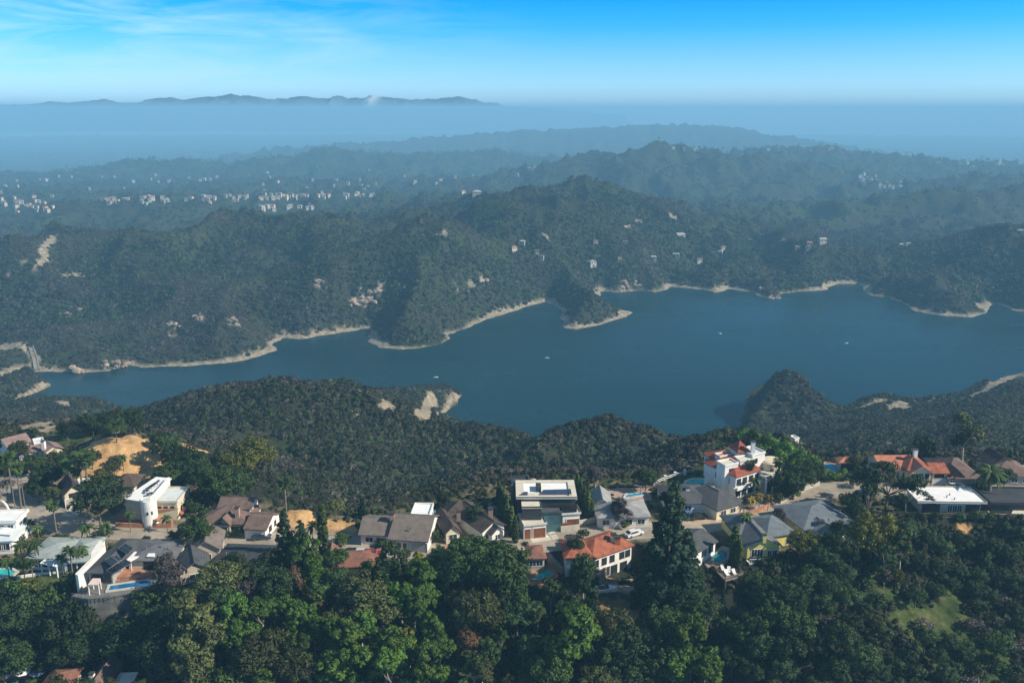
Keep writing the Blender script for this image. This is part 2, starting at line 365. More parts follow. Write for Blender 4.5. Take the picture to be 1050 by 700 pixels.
scrub = rampn(nt, [(.3, (.014, .019, .012)), (.5, (.028, .034, .021)), (.66, (.050, .050, .032)), (.8, (.085, .072, .048))], nb_.outputs[0])
green = rampn(nt, [(.3, (.020, .034, .012)), (.7, (.045, .066, .020))], nb_.outputs[0])
gm = rampn(nt, [(.52, (0, 0, 0)), (.62, (1, 1, 1))], na_.outputs[0])
c1 = mixc(nt, gm.outputs[0], scrub.outputs[0], green.outputs[0])
def attr(nm):
    a = N(nt, 'ShaderNodeAttribute'); a.attribute_name = nm; return a.outputs['Fac']
dirt = rampn(nt, [(.3, (.36, .20, .095)), (.5, (.54, .33, .15)), (.7, (.64, .42, .21))], nb_.outputs[0])
sandc = rampn(nt, [(.32, (.13, .11, .08)), (.5, (.28, .235, .17)), (.68, (.40, .34, .25))], nb_.outputs[0])
lawnc = rampn(nt, [(.34, (.024, .040, .014)), (.48, (.050, .074, .022)), (.6, (.085, .100, .036)), (.72, (.15, .13, .07))], nb_.outputs[0])
pav = rampn(nt, [(.35, (.15, .125, .095)), (.5, (.24, .20, .155)), (.66, (.31, .265, .21))], nb_.outputs[0])
yard = rampn(nt, [(.38, (.045, .062, .024)), (.5, (.10, .092, .048)), (.62, (.19, .15, .10))], nb_.outputs[0])
for nm, c in (('yard', yard), ('sand', sandc), ('dirt', dirt), ('lawn', lawnc), ('paved', pav)):
    c1 = mixc(nt, attr(nm), c1, c.outputs[0])
L(nt, c1, b.inputs['Base Color']); b.inputs['Roughness'].default_value = .95; b.inputs['Specular IOR Level'].default_value = .1
bp = N(nt, 'ShaderNodeBump'); bp.inputs['Strength'].default_value = .6; bp.inputs['Distance'].default_value = 1.0; L(nt, nb_.outputs[0], bp.inputs['Height']); L(nt, bp.outputs[0], b.inputs['Normal'])
me = np_mesh('ground', V, F, m)
ground = tag(bpy.data.objects.new('ground', me), kind='structure'); COL.objects.link(ground)
xs, ys, zs = V[:, 0], V[:, 1], V[:, 2]
def sm(a, b, v): t = np.clip((v - a) / (b - a), 0, 1); return t * t * (3 - 2 * t)
def setattr_(nm, vals):
    a = me.attributes.new(nm, 'FLOAT', 'POINT'); a.data.foreach_set('value', vals.astype(np.float32))
reg = (ys > 300) & (ys < 1250) & (np.abs(xs) < 900)
nz = fbm(xs / 22, ys / 22, 3)
ring = np.where(reg, (1 - sm(1.2, 2.2, zs + 1.2 * nz + 1.7 * fbm(xs / 60, ys / 60, 3))) * np.where(ys > 610, 1, .35 * (nz > .35)), 0)
def blob(vals, px, py, rx, ry, z=None, p=1.5):       # soft patch of ground round a point
    x0, y0, _ = PZ(px, py, z) if z is not None else hits([px], [py])[0]
    w = np.hypot(xs - x0, ys - y0) < 4 * max(rx, ry)
    q = ((xs[w] - x0) / rx)**2 + ((ys[w] - y0) / ry)**2
    q = q * (1 + .45 * fbm(xs[w] / (rx * .5), ys[w] / (ry * .5), 3))
    vals[w] = np.maximum(vals[w], 1 - sm(.75, 1.25, q))
def strip(vals, pts, w):
    P = np.array([PZ(a, b, c) if c is not None else hits([a], [b])[0] for a, b, c in pts])
    bx0, by0 = P[:, 0].min() - w * 3, P[:, 1].min() - w * 3; bx1, by1 = P[:, 0].max() + w * 3, P[:, 1].max() + w * 3
    k = (xs > bx0) & (xs < bx1) & (ys > by0) & (ys < by1); d = np.full(k.sum(), 1e9)
    for a, c in zip(P[:-1], P[1:]):
        e = c[:2] - a[:2]; t = np.clip(((xs[k] - a[0]) * e[0] + (ys[k] - a[1]) * e[1]) / (e @ e + 1e-9), 0, 1)
        d = np.minimum(d, np.hypot(xs[k] - a[0] - t * e[0], ys[k] - a[1] - t * e[1]))
    vals[k] = np.maximum(vals[k], 1 - sm(w * .7, w * 1.1, d * (1 + .2 * nz[k])))
sand = ring.copy(); dirtv = np.zeros(len(V)); lawn = np.zeros(len(V)); paved = np.zeros(len(V))
# shoreline benches, cuttings and tracks
strip(sand, [(441,401,None), (443,408,None), (437,418,None), (434,427,None)], 4); strip(sand, [(471,406,None), (458,415,None), (448,425,None)], 2.5)
strip(sand, [(1060,376,None), (1045,382,None), (1030,389,None), (1016,397,None), (1003,404,None), (992,409,None)], 4.5); strip(sand, [(985,407,None), (955,410,None), (925,410,None), (905,409,None), (880,418,None)], 2.2); blob(sand, 922, 418, 9, 6); blob(sand, 925, 412, 6, 5)
strip(sand, [(0,384,3), (8,388,3), (0,398,3)], 5); strip(sand, [(48,392,2), (35,400,2), (16,408,2)], 3); strip(sand, [(57,421,14), (67,424,14), (68,433,14)], 4)
for a in [(62,241),(55,246),(43,258),(46,268),(34,275)]: pass
tr = hits([62, 52, 43, 47, 40, 34], [240, 247, 257, 264, 271, 275])
for q in range(len(tr) - 1):
    pass
def strip3(vals, P, w):
    k = (xs > P[:, 0].min() - 60) & (xs < P[:, 0].max() + 60) & (ys > P[:, 1].min() - 60) & (ys < P[:, 1].max() + 60); d = np.full(k.sum(), 1e9)
    for a, c in zip(P[:-1], P[1:]):
        e = c[:2] - a[:2]; t = np.clip(((xs[k] - a[0]) * e[0] + (ys[k] - a[1]) * e[1]) / (e @ e + 1e-9), 0, 1)
        d = np.minimum(d, np.hypot(xs[k] - a[0] - t * e[0], ys[k] - a[1] - t * e[1]))
    vals[k] = np.maximum(vals[k], 1 - sm(w * .7, w * 1.2, d * (1 + .2 * nz[k])))
strip3(sand, tr, 3.2); strip3(sand, hits([8, 16, 27], [281, 276, 268]), 2); strip3(sand, hits([62, 82, 103], [281, 281, 281]), 1.6); strip3(sand, hits([0, 12, 30, 36], [354, 355, 358, 366]), 4)
for px, py, r in [(62,325,5),(66,322,6),(83,317,6),(178,331,6),(205,326,7),(238,329,6),(242,331,7),(176,344,5),(325,290,6),(455,238,6),(560,242,6),(483,292,7),(495,288,7),(470,298,6),(362,308,7),(372,310,8),(380,303,7),(388,297,7),(392,291,6),(370,297,6),
                  (640,235,6),(655,226,7),(648,230,5),(30,437,5),(42,434,6),(50,438,4),(392,413,6),(398,416,5),(640,292,7),(802,246,8),(690,222,8)]:
    blob(sand, px, py, r * .5, r * .6)
lawn *= .0
sgr = np.zeros(len(V))
for px, py, r in [(5,340,20),(0,370,16),(30,362,14),(660,275,26),(200,240,22),(330,222,30),(470,225,24),(1000,455,14),(930,288,22),(245,455,10),(430,470,10),(480,300,18),(750,240,26)]: blob(lawn, px, py, r, r * 1.3)
lawn *= .30 * np.clip(.9 + 1.2 * nz, 0, 1)
blob(dirtv, 122, 468, 14, 12, ZR + 4); blob(dirtv, 95, 490, 12, 6, ZR); blob(dirtv, 84, 488, 6, 5, ZR); blob(dirtv, 306, 534, 5.5, 4.5, ZR + 1); blob(dirtv, 342, 548, 5, 5, ZR); blob(dirtv, 348, 541, 4, 4, ZR); blob(dirtv, 205, 458, 5, 5, ZR)
blob(dirtv, 642, 625, 6, 2.5); dirtv *= np.where(ys < 165, .45, 1); blob(dirtv, 622, 640, 2.5, 2); blob(sand, 650, 603, 6, 2.2); blob(sand, 630, 600, 5, 1.6); blob(dirtv, 988, 541, 1.6, 1.6); blob(dirtv, 740, 618, 3.4, 2); blob(sand, 962, 628, 2.2, 1.6)
for px, py, rx, ry in [(948,622,8,4.5),(930,640,7,4),(965,610,5,4),(980,640,5,3),(915,600,5,3),(915,640,8,3),(1000,680,9,4),(880,625,4,2)]: blob(lawn, px, py, rx, ry)
blob(lawn, 42, 600, 5, 3); blob(lawn, 38, 592, 5, 2); blob(lawn, 705, 489, 5, 4, ZR); blob(lawn, 632, 540, 5, 3, ZR); blob(lawn, 648, 536, 5, 3, ZR); blob(lawn, 1045, 497, 8, 4, ZR); blob(lawn, 1030, 500, 5, 3, ZR); blob(lawn, 65, 449, 6, 6, ZR); blob(lawn, 52, 689, 4, 2); blob(lawn, 73, 692, 3, 2)
yardv = 1 - sm(-4, -1, poly_sd(PLATEAU, xs, ys)); yardv[ys > 330] = 0
strip(paved, [(a, b, ZR) for a, b in ROAD_PX], 6.0)
for px, py, rx, ry in [(20,500,14,8),(30,515,10,5),(10,520,8,4),(70,520,6,3),(250,550,10,3),(165,525,10,5),(655,538,5,3),(725,525,8,4),(720,520,7,4),(965,497,6,3),(540,548,8,3),(585,541,6,2),(470,548,4,4),(640,545,9,3),(690,540,6,3)]: blob(paved, px, py, rx, ry, ZR)
for nm, vv in (('yard', yardv), ('sand', sand), ('dirt', dirtv), ('lawn', lawn), ('paved', paved)): setattr_(nm, vv)
# ------------------------------------------------------------------ lake
m, nt, b = new_mat('lake_water')
geo = N(nt, 'ShaderNodeNewGeometry'); wn = noise(nt, .30, 4, geo.outputs['Position']); wm_ = N(nt, 'ShaderNodeMapping'); L(nt, geo.outputs['Position'], wm_.inputs[0]); wm_.inputs['Scale'].default_value = (.35, 1.6, 1); wm_.inputs['Rotation'].default_value = (0, 0, .25); wn2 = noise(nt, .014, 5, wm_.outputs[0])
wc = rampn(nt, [(.3, (.002, .024, .036)), (.7, (.005, .036, .048))], wn2.outputs[0]); L(nt, wc.outputs[0], b.inputs['Base Color'])
rg = rampn(nt, [(.35, (.16,) * 3), (.65, (.30,) * 3)], wn2.outputs[0]); L(nt, rg.outputs[0], b.inputs['Roughness']); b.inputs['IOR'].default_value = 1.33; b.inputs['Specular IOR Level'].default_value = .16
bp = N(nt, 'ShaderNodeBump'); bp.inputs['Strength'].default_value = .35; bp.inputs['Distance'].default_value = .25; L(nt, wn.outputs[0], bp.inputs['Height']); L(nt, bp.outputs[0], b.inputs['Normal'])
q = MB(); q.face([(-900, 300, 0), (900, 300, 0), (900, 1240, 0), (-900, 1240, 0)]); q.build('lake_water', m, kind='structure')
# ------------------------------------------------------------------ mountains far beyond the haze
m, nt, b = new_mat('mountain_rock_air_blue')
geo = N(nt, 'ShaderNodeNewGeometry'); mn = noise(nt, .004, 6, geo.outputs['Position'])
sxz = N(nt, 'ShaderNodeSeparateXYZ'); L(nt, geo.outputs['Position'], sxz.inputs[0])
rk = rampn(nt, [(.3, (.045, .075, .105)), (.5, (.075, .115, .15)), (.7, (.14, .18, .21))], mn.outputs[0])  # slate blue: the tint of distant air is painted into the rock colour
MY = 16500.
PK = [(-120,114),(0,112),(20,113),(40,110),(52,108),(70,110),(90,107),(104,105),(120,109),(140,110),(158,105),(175,104),(190,106),(207,102),(222,103),(237,99.5),(246,102),(255,100.5),(270,103),(290,104),(310,103),(325,103.5),(345,101.8),(356,105),(370,104),(382,100),(390,102),(405,104.5),(430,106),(455,104),(470,102.5),(482,105),(500,109),(560,116),(640,122)]
pkx = np.array([PY(a, b_, MY)[0] for a, b_ in PK]); pkz = np.array([PY(a, b_, MY)[2] for a, b_ in PK])
gx = np.linspace(pkx[0], pkx[-1], 520); gy = np.linspace(-1700, 2200, 46)
GX, GY = np.meshgrid(gx, gy, indexing='ij')
base = np.interp(GX, pkx, pkz); wd = np.where(GY < 0, 1700, 2200)
base = base + 46
GZ = -160 + (base + 160) * (1 - (np.abs(GY) / wd)**1.1) + 60 * ridged(GX / 420, GY / 420, 4) * np.clip(np.abs(GY) / 300, .42, 1) * np.clip((wd - np.abs(GY)) / 500, 0, 1)
Vm = np.stack([GX.ravel(), (MY + GY).ravel(), GZ.ravel()], 1); nyy = len(gy)
i = (np.arange(len(gx) - 1)[:, None] * nyy + np.arange(nyy - 1)[None]).ravel(); Fm = np.stack([i, i + nyy, i + nyy + 1, i + 1], 1)
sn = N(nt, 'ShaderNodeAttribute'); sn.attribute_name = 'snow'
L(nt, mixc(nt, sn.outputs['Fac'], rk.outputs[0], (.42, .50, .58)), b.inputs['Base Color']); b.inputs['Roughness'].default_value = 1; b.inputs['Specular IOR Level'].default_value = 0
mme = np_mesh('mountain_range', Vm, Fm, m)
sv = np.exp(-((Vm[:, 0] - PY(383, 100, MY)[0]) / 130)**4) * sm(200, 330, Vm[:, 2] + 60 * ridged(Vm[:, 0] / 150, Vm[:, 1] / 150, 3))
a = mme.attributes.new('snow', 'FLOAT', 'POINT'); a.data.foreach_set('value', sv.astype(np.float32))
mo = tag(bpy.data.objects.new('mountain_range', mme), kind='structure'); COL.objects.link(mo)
# ------------------------------------------------------------------ haze
HTOP = ZC + 44
m = bpy.data.materials.new('valley_haze'); m.use_nodes = True; nt = m.node_tree; nt.nodes.clear()
o = N(nt, 'ShaderNodeOutputMaterial'); pv = N(nt, 'ShaderNodeVolumePrincipled'); L(nt, pv.outputs[0], o.inputs['Volume'])
pv.inputs['Color'].default_value = (.34, .71, 1.0, 1); pv.inputs['Density'].default_value = .000245; pv.inputs['Anisotropy'].default_value = .0
q = MB(); q.box(-11500, 11500, -400, 13600, min(-176, float(Z.min()) - 1), HTOP); q.build('haze', m, kind='stuff')
# ------------------------------------------------------------------ plants: leaf clusters, trunks, palms
def unit(v): return v / (np.linalg.norm(v, axis=-1, keepdims=True) + 1e-9)
def leaves(name, cen, rad, nper, size, mat, up=.25, sq=(1, 1, .85), seed=1, core=None, jit=.55, elong=1.0):
    """leaf-sized faces spread over leaf clusters (centre, radius); normals lean outwards from each cluster"""
    g = np.random.default_rng(seed); cen = np.asarray(cen, float); rad = np.asarray(rad, float)
    k = np.maximum(6, (nper * (rad / rad.mean())**2).astype(int)); ci = np.repeat(np.arange(len(cen)), k); n = len(ci)
    d = g.normal(size=(n, 3)); d[:, 2] += up; d = unit(d)
    r = rad[ci] * g.uniform(.45, 1.08, n)**.6
    p = cen[ci] + d * r[:, None] * np.array(sq)
    nn = unit(d + jit * g.normal(size=(n, 3))); t = unit(np.cross(nn, g.normal(size=(n, 3)))); bt = np.cross(nn, t)
    s = size * g.uniform(.6, 1.35, n)[:, None]
    V = np.stack([p - t * s * elong - bt * s * .25, p + bt * s * -.62 * 1.0 + t * 0, p + t * s * elong - bt * s * .1, p + bt * s * .62], 1).reshape(-1, 3)
    F = np.arange(n * 4).reshape(n, 4)
    me = np_mesh(name, V, F, mat)
    c0 = cen.mean(0) if core is None else np.array(core)
    nv = unit(.9 * d + .55 * unit(p - c0) + .45 * g.normal(size=(n, 3)) + np.array([0, 0, .12]))
    me.normals_split_custom_set_from_vertices([tuple(x) for x in np.repeat(nv, 4, 0)])
    return me
def limb_tree(name, h, r0, tips, mat, fork=.35, seed=0, lean=0):
    """tapered trunk that splits into limbs reaching the leaf clusters"""
    g = random.Random(seed); mb = MB(); top = Vector((lean * h * .2, g.uniform(-.3, .3), h * fork))
    mb.tube([(0, 0, -1.2), (0, 0, .05), (top.x * .4 + g.uniform(-.15, .15), top.y * .5, top.z * .5), top], [r0 * 1.35, r0 * 1.1, r0 * .85, r0 * .7], 8)
    for t in tips:
        t = Vector(t); mid = top.lerp(t, .5) + Vector((g.uniform(-.4, .4), g.uniform(-.4, .4), -.06 * (t - top).length))
        mb.tube([top - Vector((0, 0, .15)), mid, t], [r0 * .48, r0 * .28, r0 * .08], 5)
    return mb.data(name, mat, True)
bark = surf('bark_grey_brown', (.16, .125, .095), .95, .25, 3); bark2 = surf('bark_pale', (.34, .29, .23), .9, .25, 3); palmbark = surf('palm_bark', (.19, .15, .115), .95, .2, 4)
DK = leafmat('leaf_dark_oak', (0.0155, 0.0359, 0.0138), (0.0404, 0.0718, 0.0221), (0.0776, 0.1076, 0.0331), .18)
OL = leafmat('leaf_olive', (0.0396, 0.0571, 0.0187), (0.09, 0.1075, 0.0343), (0.162, 0.1596, 0.0562), .2)
BG = leafmat('leaf_bright', (0.036, 0.084, 0.0144), (0.084, 0.1584, 0.024), (0.15, 0.234, 0.0432), .28)
MG = leafmat('leaf_mid', (0.0264, 0.0552, 0.0144), (0.0576, 0.1008, 0.024), (0.1104, 0.156, 0.0408), .22)
PN = leafmat('leaf_pine', (0.0109, 0.0329, 0.0179), (0.0279, 0.0628, 0.0276), (0.0559, 0.0957, 0.0386), .12)
YL = leafmat('leaf_yellow', (0.06, 0.0744, 0.012), (0.132, 0.138, 0.0216), (0.228, 0.198, 0.0336), .25)
RU = leafmat('leaf_rust', (.060, .036, .020), (.12, .070, .040), (.18, .105, .062), .2)
GY = leafmat('twig_grey', (.060, .052, .050), (.105, .092, .088), (.155, .138, .130), .1)
PM = leafmat('leaf_palm', (0.0196, 0.0468, 0.0104), (0.056, 0.091, 0.0208), (0.126, 0.1495, 0.039), .2)
GP = leafmat('leaf_gold_palm', (.10, .085, .014), (.21, .15, .025), (.33, .21, .04), .2)
CYP = leafmat('leaf_cypress', (0.0364, 0.0672, 0.0168), (0.084, 0.126, 0.028), (0.154, 0.196, 0.042), .15)
CH1 = leafmat('leaf_chaparral', (0.0233, 0.032, 0.0194), (0.0546, 0.064, 0.0347), (0.1065, 0.1033, 0.0582), .12, .35)
CH2 = leafmat('leaf_chaparral_grey', (0.0455, 0.0444, 0.0376), (0.0911, 0.0826, 0.0667), (0.154, 0.1331, 0.1112), .1, .3)
CH3 = leafmat('leaf_chaparral_green', (0.019, 0.0397, 0.0119), (0.0444, 0.0776, 0.0198), (0.0868, 0.1183, 0.0337), .2, .3)
PROTO = {}
def clusters(kind, g, h):
    C = []; R_ = []
    def lobe(c, a, n, r):
        for _ in range(n):
            d = g.normal(size=3); d[2] = abs(d[2]) * .9 - .25; d = d / np.linalg.norm(d)
            q = g.uniform(.55, 1.0); C.append((c[0] + d[0] * a[0] * q, c[1] + d[1] * a[1] * q, c[2] + d[2] * a[2] * q)); R_.append(r * g.uniform(.65, 1.3))
    if kind == 'oak':
        w = h * .46
        lobe((0, 0, h * .60), (w, w, h * .36), 44, h * .11)
        for _ in range(5):
            t = g.uniform(0, 6.28); lobe((w * .6 * math.cos(t), w * .6 * math.sin(t), h * g.uniform(.45, .72)), (w * .42, w * .42, h * .2), 9, h * .09)
    elif kind == 'tall':
        for _ in range(9):
            t = g.uniform(0, 6.28); z = g.uniform(.32, .88); q = h * .20 * (1.25 - z)
            lobe((q * math.cos(t), q * math.sin(t), h * z), (h * .14, h * .14, h * .13), 8, h * .062)
    elif kind == 'bright':
        for _ in range(8):
            t = g.uniform(0, 6.28); z = g.uniform(.3, .85); q = h * .28 * (1.15 - z)
            lobe((q * math.cos(t), q * math.sin(t), h * z), (h * .19, h * .19, h * .15), 9, h * .075)
    elif kind == 'conifer':
        for z in np.arange(.10, .98, .045):
            w = h * .25 * (1 - z)**.7 * (1 if z > .2 else .85)
            for q in range(max(3, int(17 * (1 - z) + 3))):
                t = g.uniform(0, 6.28); e = g.uniform(.35, 1.12); C.append((w * e * math.cos(t), w * e * math.sin(t), h * z - .25 * w * e)); R_.append(h * .036 * g.uniform(.8, 1.4) * (1.2 - .5 * z))
    elif kind == 'cypress':
        for z in np.arange(.03, .99, .03):
            w = h * .085 * min(1, (1 - z) * 2.4 + .12) * min(1, z * 6 + .6)
            for q in range(5):
                t = g.uniform(0, 6.28); C.append((w * math.cos(t), w * math.sin(t), h * z)); R_.append(h * .034 * g.uniform(.8, 1.3))
    elif kind == 'flat':                 # umbrella-crowned pine
        for _ in range(12):
            t = g.uniform(0, 6.28); q = h * .55 * math.sqrt(g.uniform()); lobe((q * math.cos(t), q * math.sin(t), h * (.80 - .25 * (q / (h * .55))**2 + g.uniform(-.06, .06))), (h * .19, h * .19, h * .09), 8, h * .07)
    elif kind == 'bush':
        lobe((0, 0, h * .42), (h * .55, h * .55, h * .42), 16, h * .24)
    return np.array(C), np.array(R_)
SPEC = {  # kind -> (form, nominal height, leaf material, leaves per cluster, leaf size, variants)
 'oak_dark': ('oak', 12, DK, 60, .30, 4), 'oak_olive': ('oak', 12, OL, 54, .30, 3), 'oak_mid': ('oak', 12, MG, 58, .32, 3),
 'tall_olive': ('tall', 17, OL, 48, .32, 3), 'tall_dark': ('tall', 17, DK, 52, .32, 3), 'tall_mid': ('tall', 17, MG, 50, .34, 3), 'bright': ('bright', 13, BG, 62, .36, 4),
 'conifer': ('conifer', 22, PN, 54, .34, 3), 'cypress': ('cypress', 11, CYP, 34, .24, 3), 'flat': ('flat', 12, DK, 46, .26, 2),
 'yellow': ('bright', 9, YL, 46, .28, 2), 'rust': ('oak', 8, RU, 34, .26, 2), 'yellow_oak': ('oak', 12, YL, 44, .32, 2),
 'shrub_dark': ('bush', 4, DK, 44, .26, 3), 'shrub_mid': ('bush', 4, MG, 44, .26, 2), 'shrub_bright': ('bush', 4, BG, 44, .26, 2), 'shrub_olive': ('bush', 4, OL, 42, .26, 2), 'shrub_yellow': ('bush', 3, YL, 42, .24, 2), 'shrub_grey': ('bush', 4, GY, 40, .22, 3),
}
def make_proto(kind):
    form, h, mat, nper, size, nv = SPEC[kind]; out = []
    for v in range(nv):
        g = np.random.default_rng(100 + v * 13 + len(kind) * 7 + ord(kind[0])); c, r = clusters(form, g, h)
        cm = leaves('crown_' + kind, c, r, nper, size, mat, seed=v + 5, core=(0, 0, h * (.4 if form in ('conifer', 'cypress') else .5)), elong=1.25 if form in ('conifer', 'tall') else 1.0)
        if form in ('conifer', 'cypress'):
            mb = MB(); mb.tube([(0, 0, -1), (0, 0, .1), (.05, 0, h * .5), (0, .05, h * .93)], [h * .022, h * .018, h * .011, h * .003], 7); tm = mb.data('trunk_' + kind, bark, True)
        else:
            tips = [tuple(c[i]) for i in g.choice(len(c), min(len(c), 4 if form == 'bush' else 11), replace=False)]
            tm = limb_tree('trunk_' + kind, h, h * (.026 if form != 'bush' else .03), tips, bark2 if form in ('tall', 'bright') else bark, .1 if form == 'bush' else .32, v)
        out.append((tm, cm, h))
    return out
def bare_proto():
    out = []
    for v in range(3):
        g = random.Random(40 + v); mb = MB(); tw = MB(); tips = []
        def grow(p, d, l, r, lev):
            q = p + d * l; mid = p.lerp(q, .5) + Vector((g.uniform(-.1, .1), g.uniform(-.1, .1), 0)) * l * .5
            (mb if lev < 2 else tw).tube([p, mid, q], [r, r * .8, r * .6], 6 if lev < 2 else 4, cap=False)
            if lev >= 4: tips.append(tuple(q)); return
            for k in range(4 if lev < 3 else 3):
                a = Vector((g.gauss(0, 1), g.gauss(0, 1), g.gauss(.35, .6))).normalized()
                grow(q if k < 2 else p.lerp(q, .7), (d * .75 + a * .8).normalized(), l * .68, r * .56, lev + 1)
        grow(Vector((0, 0, -.5)), Vector((0, 0, 1)), 2.9, .20, 0)
        tm = mb.data('trunk_bare', bark2, True)
        c = np.array(tips); sel = c
        lm = leaves('twigs', sel, np.full(len(sel), .55), 14, .15, GY, seed=v, core=(0, 0, 4), elong=2.2)
        # branch wood and twig clusters share one crown mesh
        wv = np.array(tw.v); out.append((tm, lm, 8.0))
    return out
def palm_proto(fan=True, gold=False, canary=False):
    out = []
    for v in range(3):
        g = random.Random(60 + v + 9 * fan); h = 6.0 if canary else (12.0 if fan else 8.0)
        mb = MB(); r0 = .55 if canary else (.26 if fan else .2); bx, by = g.uniform(-.4, .4), g.uniform(-.4, .4)
        mb.tube([(0, 0, -1), (0, 0, .3), (bx * .4, by * .4, h * .5), (bx, by, h)], [r0 * 1.5, r0 * 1.15, r0 * .9, r0 * .8], 8)
        tm = mb.data('trunk_palm', palmbark, True)
        Vv = []; Fq = []; n = 60 if canary else (64 if fan else 36)
        for k in range(n):
            t = g.uniform(0, 6.28); e = g.uniform(-.7 if fan else -.25, 1.35); ln = (3.6 if canary else (2.3 if fan else 3.1)) * g.uniform(.8, 1.15); wd = .42 if canary else (.75 if fan else .42)
            ax = Vector((math.cos(t), math.sin(t), 0)); side = Vector((-math.sin(t), math.cos(t), 0)); p0 = Vector((bx, by, h)); seg = 5; prev = None
            for s_ in range(seg + 1):
                u = s_ / seg; an = e - (1.5 if not fan else .9) * u * u
                p = p0 + ax * ln * u * math.cos(e - .55 * u) + Vector((0, 0, ln * (u * math.sin(e) - (.75 if not fan else .35) * u * u)))
                w_ = wd * (math.sin(math.pi * min(1, .08 + u * .9))**.7 if not fan else (.10 + 1.1 * max(0, u - .35) * (1.6 if u < .95 else .55)))
                a = p - side * w_ - Vector((0, 0, w_ * .45)); b = p + Vector((0, 0, 0)); c_ = p + side * w_ - Vector((0, 0, w_ * .45))
                if prev is not None:
                    i = len(Vv); Vv += [prev[0], a, b, prev[1], prev[1], b, c_, prev[2]]; Fq += [(i, i + 1, i + 2, i + 3), (i + 4, i + 5, i + 6, i + 7)]
                prev = (a, b, c_)
        cmesh = np_mesh('crown_palm', np.array([tuple(x) for x in Vv]), np.array(Fq), GP if gold else PM, False)
        out.append((tm, cmesh, h + 1.5))
    return out
for k_ in SPEC: PROTO[k_] = make_proto(k_)
PROTO['bare'] = bare_proto(); PROTO['fan_palm'] = palm_proto(True); PROTO['palm'] = palm_proto(False); PROTO['gold_palm'] = palm_proto(False, True); PROTO['date_palm'] = palm_proto(False, False, True)
KINDNAME = {'oak_dark': ('oak_tree', 'dark round oak'), 'oak_olive': ('oak_tree', 'olive green round oak'), 'oak_mid': ('broadleaf_tree', 'mid green round tree'), 'tall_olive': ('eucalyptus_tree', 'tall olive eucalyptus'), 'tall_dark': ('eucalyptus_tree', 'tall dark eucalyptus'),
 'tall_mid': ('eucalyptus_tree', 'tall mid green eucalyptus'), 'bright': ('sycamore_tree', 'bright green leafy sycamore'), 'conifer': ('pine_tree', 'dark pointed pine'), 'cypress': ('cypress_tree', 'slim columnar cypress'), 'flat': ('umbrella_pine', 'flat topped dark pine'), 'yellow': ('young_tree', 'yellow green young tree'),
 'rust': ('bare_tree', 'rusty brown tree'), 'yellow_oak': ('broadleaf_tree', 'yellow green broad tree'), 'shrub_dark': ('shrub', 'dark green shrub'), 'shrub_mid': ('shrub', 'mid green shrub'), 'shrub_bright': ('shrub', 'bright green shrub'), 'shrub_olive': ('shrub', 'olive shrub'), 'shrub_yellow': ('shrub', 'yellow flowering shrub'),
 'shrub_grey': ('shrub', 'grey leafless shrub'), 'bare': ('bare_tree', 'leafless grey twiggy tree'), 'fan_palm': ('fan_palm', 'slender fan palm'), 'palm': ('feather_palm', 'feather palm'), 'gold_palm': ('feather_palm', 'golden feather palm'), 'date_palm': ('date_palm', 'stout bushy date palm')}
TREES = []                               # (kind, px, py of crown middle, height, ground height or None, width factor)
def T_(kind, px, py, h, z=None, w=1.0): TREES.append((kind, px, py, h, z, w))
# ------------------------------------------------------------------ scattered ground cover (uncountable), instanced by nodes
def scatter(name, label, protos, pts, sc, idx):
    me = bpy.data.meshes.new(name); n = len(pts)
    me.vertices.add(n); me.vertices.foreach_set('co', np.asarray(pts, np.float32).ravel())
    for nm, val in (('sc', sc), ('rz', rng.uniform(0, 6.28, n))):
        a = me.attributes.new(nm, 'FLOAT', 'POINT'); a.data.foreach_set('value', np.asarray(val, np.float32))
    a = me.attributes.new('pick', 'INT', 'POINT'); a.data.foreach_set('value', np.asarray(idx, np.int32))
    o = bpy.data.objects.new(name, me); COL.objects.link(o)
    tag(o, kind='stuff')
    ng = bpy.data.node_groups.new(name + '_nodes', 'GeometryNodeTree')
    ng.interface.new_socket('Geometry', in_out='INPUT', socket_type='NodeSocketGeometry'); ng.interface.new_socket('Geometry', in_out='OUTPUT', socket_type='NodeSocketGeometry')
    gi = ng.nodes.new('NodeGroupInput'); go = ng.nodes.new('NodeGroupOutput'); jn = ng.nodes.new('GeometryNodeJoinGeometry')
    def at(nm, ty):
        q = ng.nodes.new('GeometryNodeInputNamedAttribute'); q.data_type = ty; q.inputs[0].default_value = nm; return q.outputs[0]
    s_, r_, p_ = at('sc', 'FLOAT'), at('rz', 'FLOAT'), at('pick', 'INT')
    cx = ng.nodes.new('ShaderNodeCombineXYZ'); ng.links.new(r_, cx.inputs[2])
    for k, po in enumerate(protos):
        oi = ng.nodes.new('GeometryNodeObjectInfo'); oi.inputs[0].default_value = po; oi.inputs['As Instance'].default_value = True
        cm = ng.nodes.new('FunctionNodeCompare'); cm.data_type = 'INT'; cm.operation = 'EQUAL'; ng.links.new(p_, cm.inputs[2]); cm.inputs[3].default_value = k
        ip = ng.nodes.new('GeometryNodeInstanceOnPoints')
        ng.links.new(gi.outputs[0], ip.inputs['Points']); ng.links.new(cm.outputs[0], ip.inputs['Selection']); ng.links.new(oi.outputs['Geometry'], ip.inputs['Instance'])
        ng.links.new(cx.outputs[0], ip.inputs['Rotation']); ng.links.new(s_, ip.inputs['Scale']); ng.links.new(ip.outputs[0], jn.inputs[0])
    ng.links.new(jn.outputs[0], go.inputs[0])
    md = o.modifiers.new('scatter', 'NODES'); md.node_group = ng
    return o
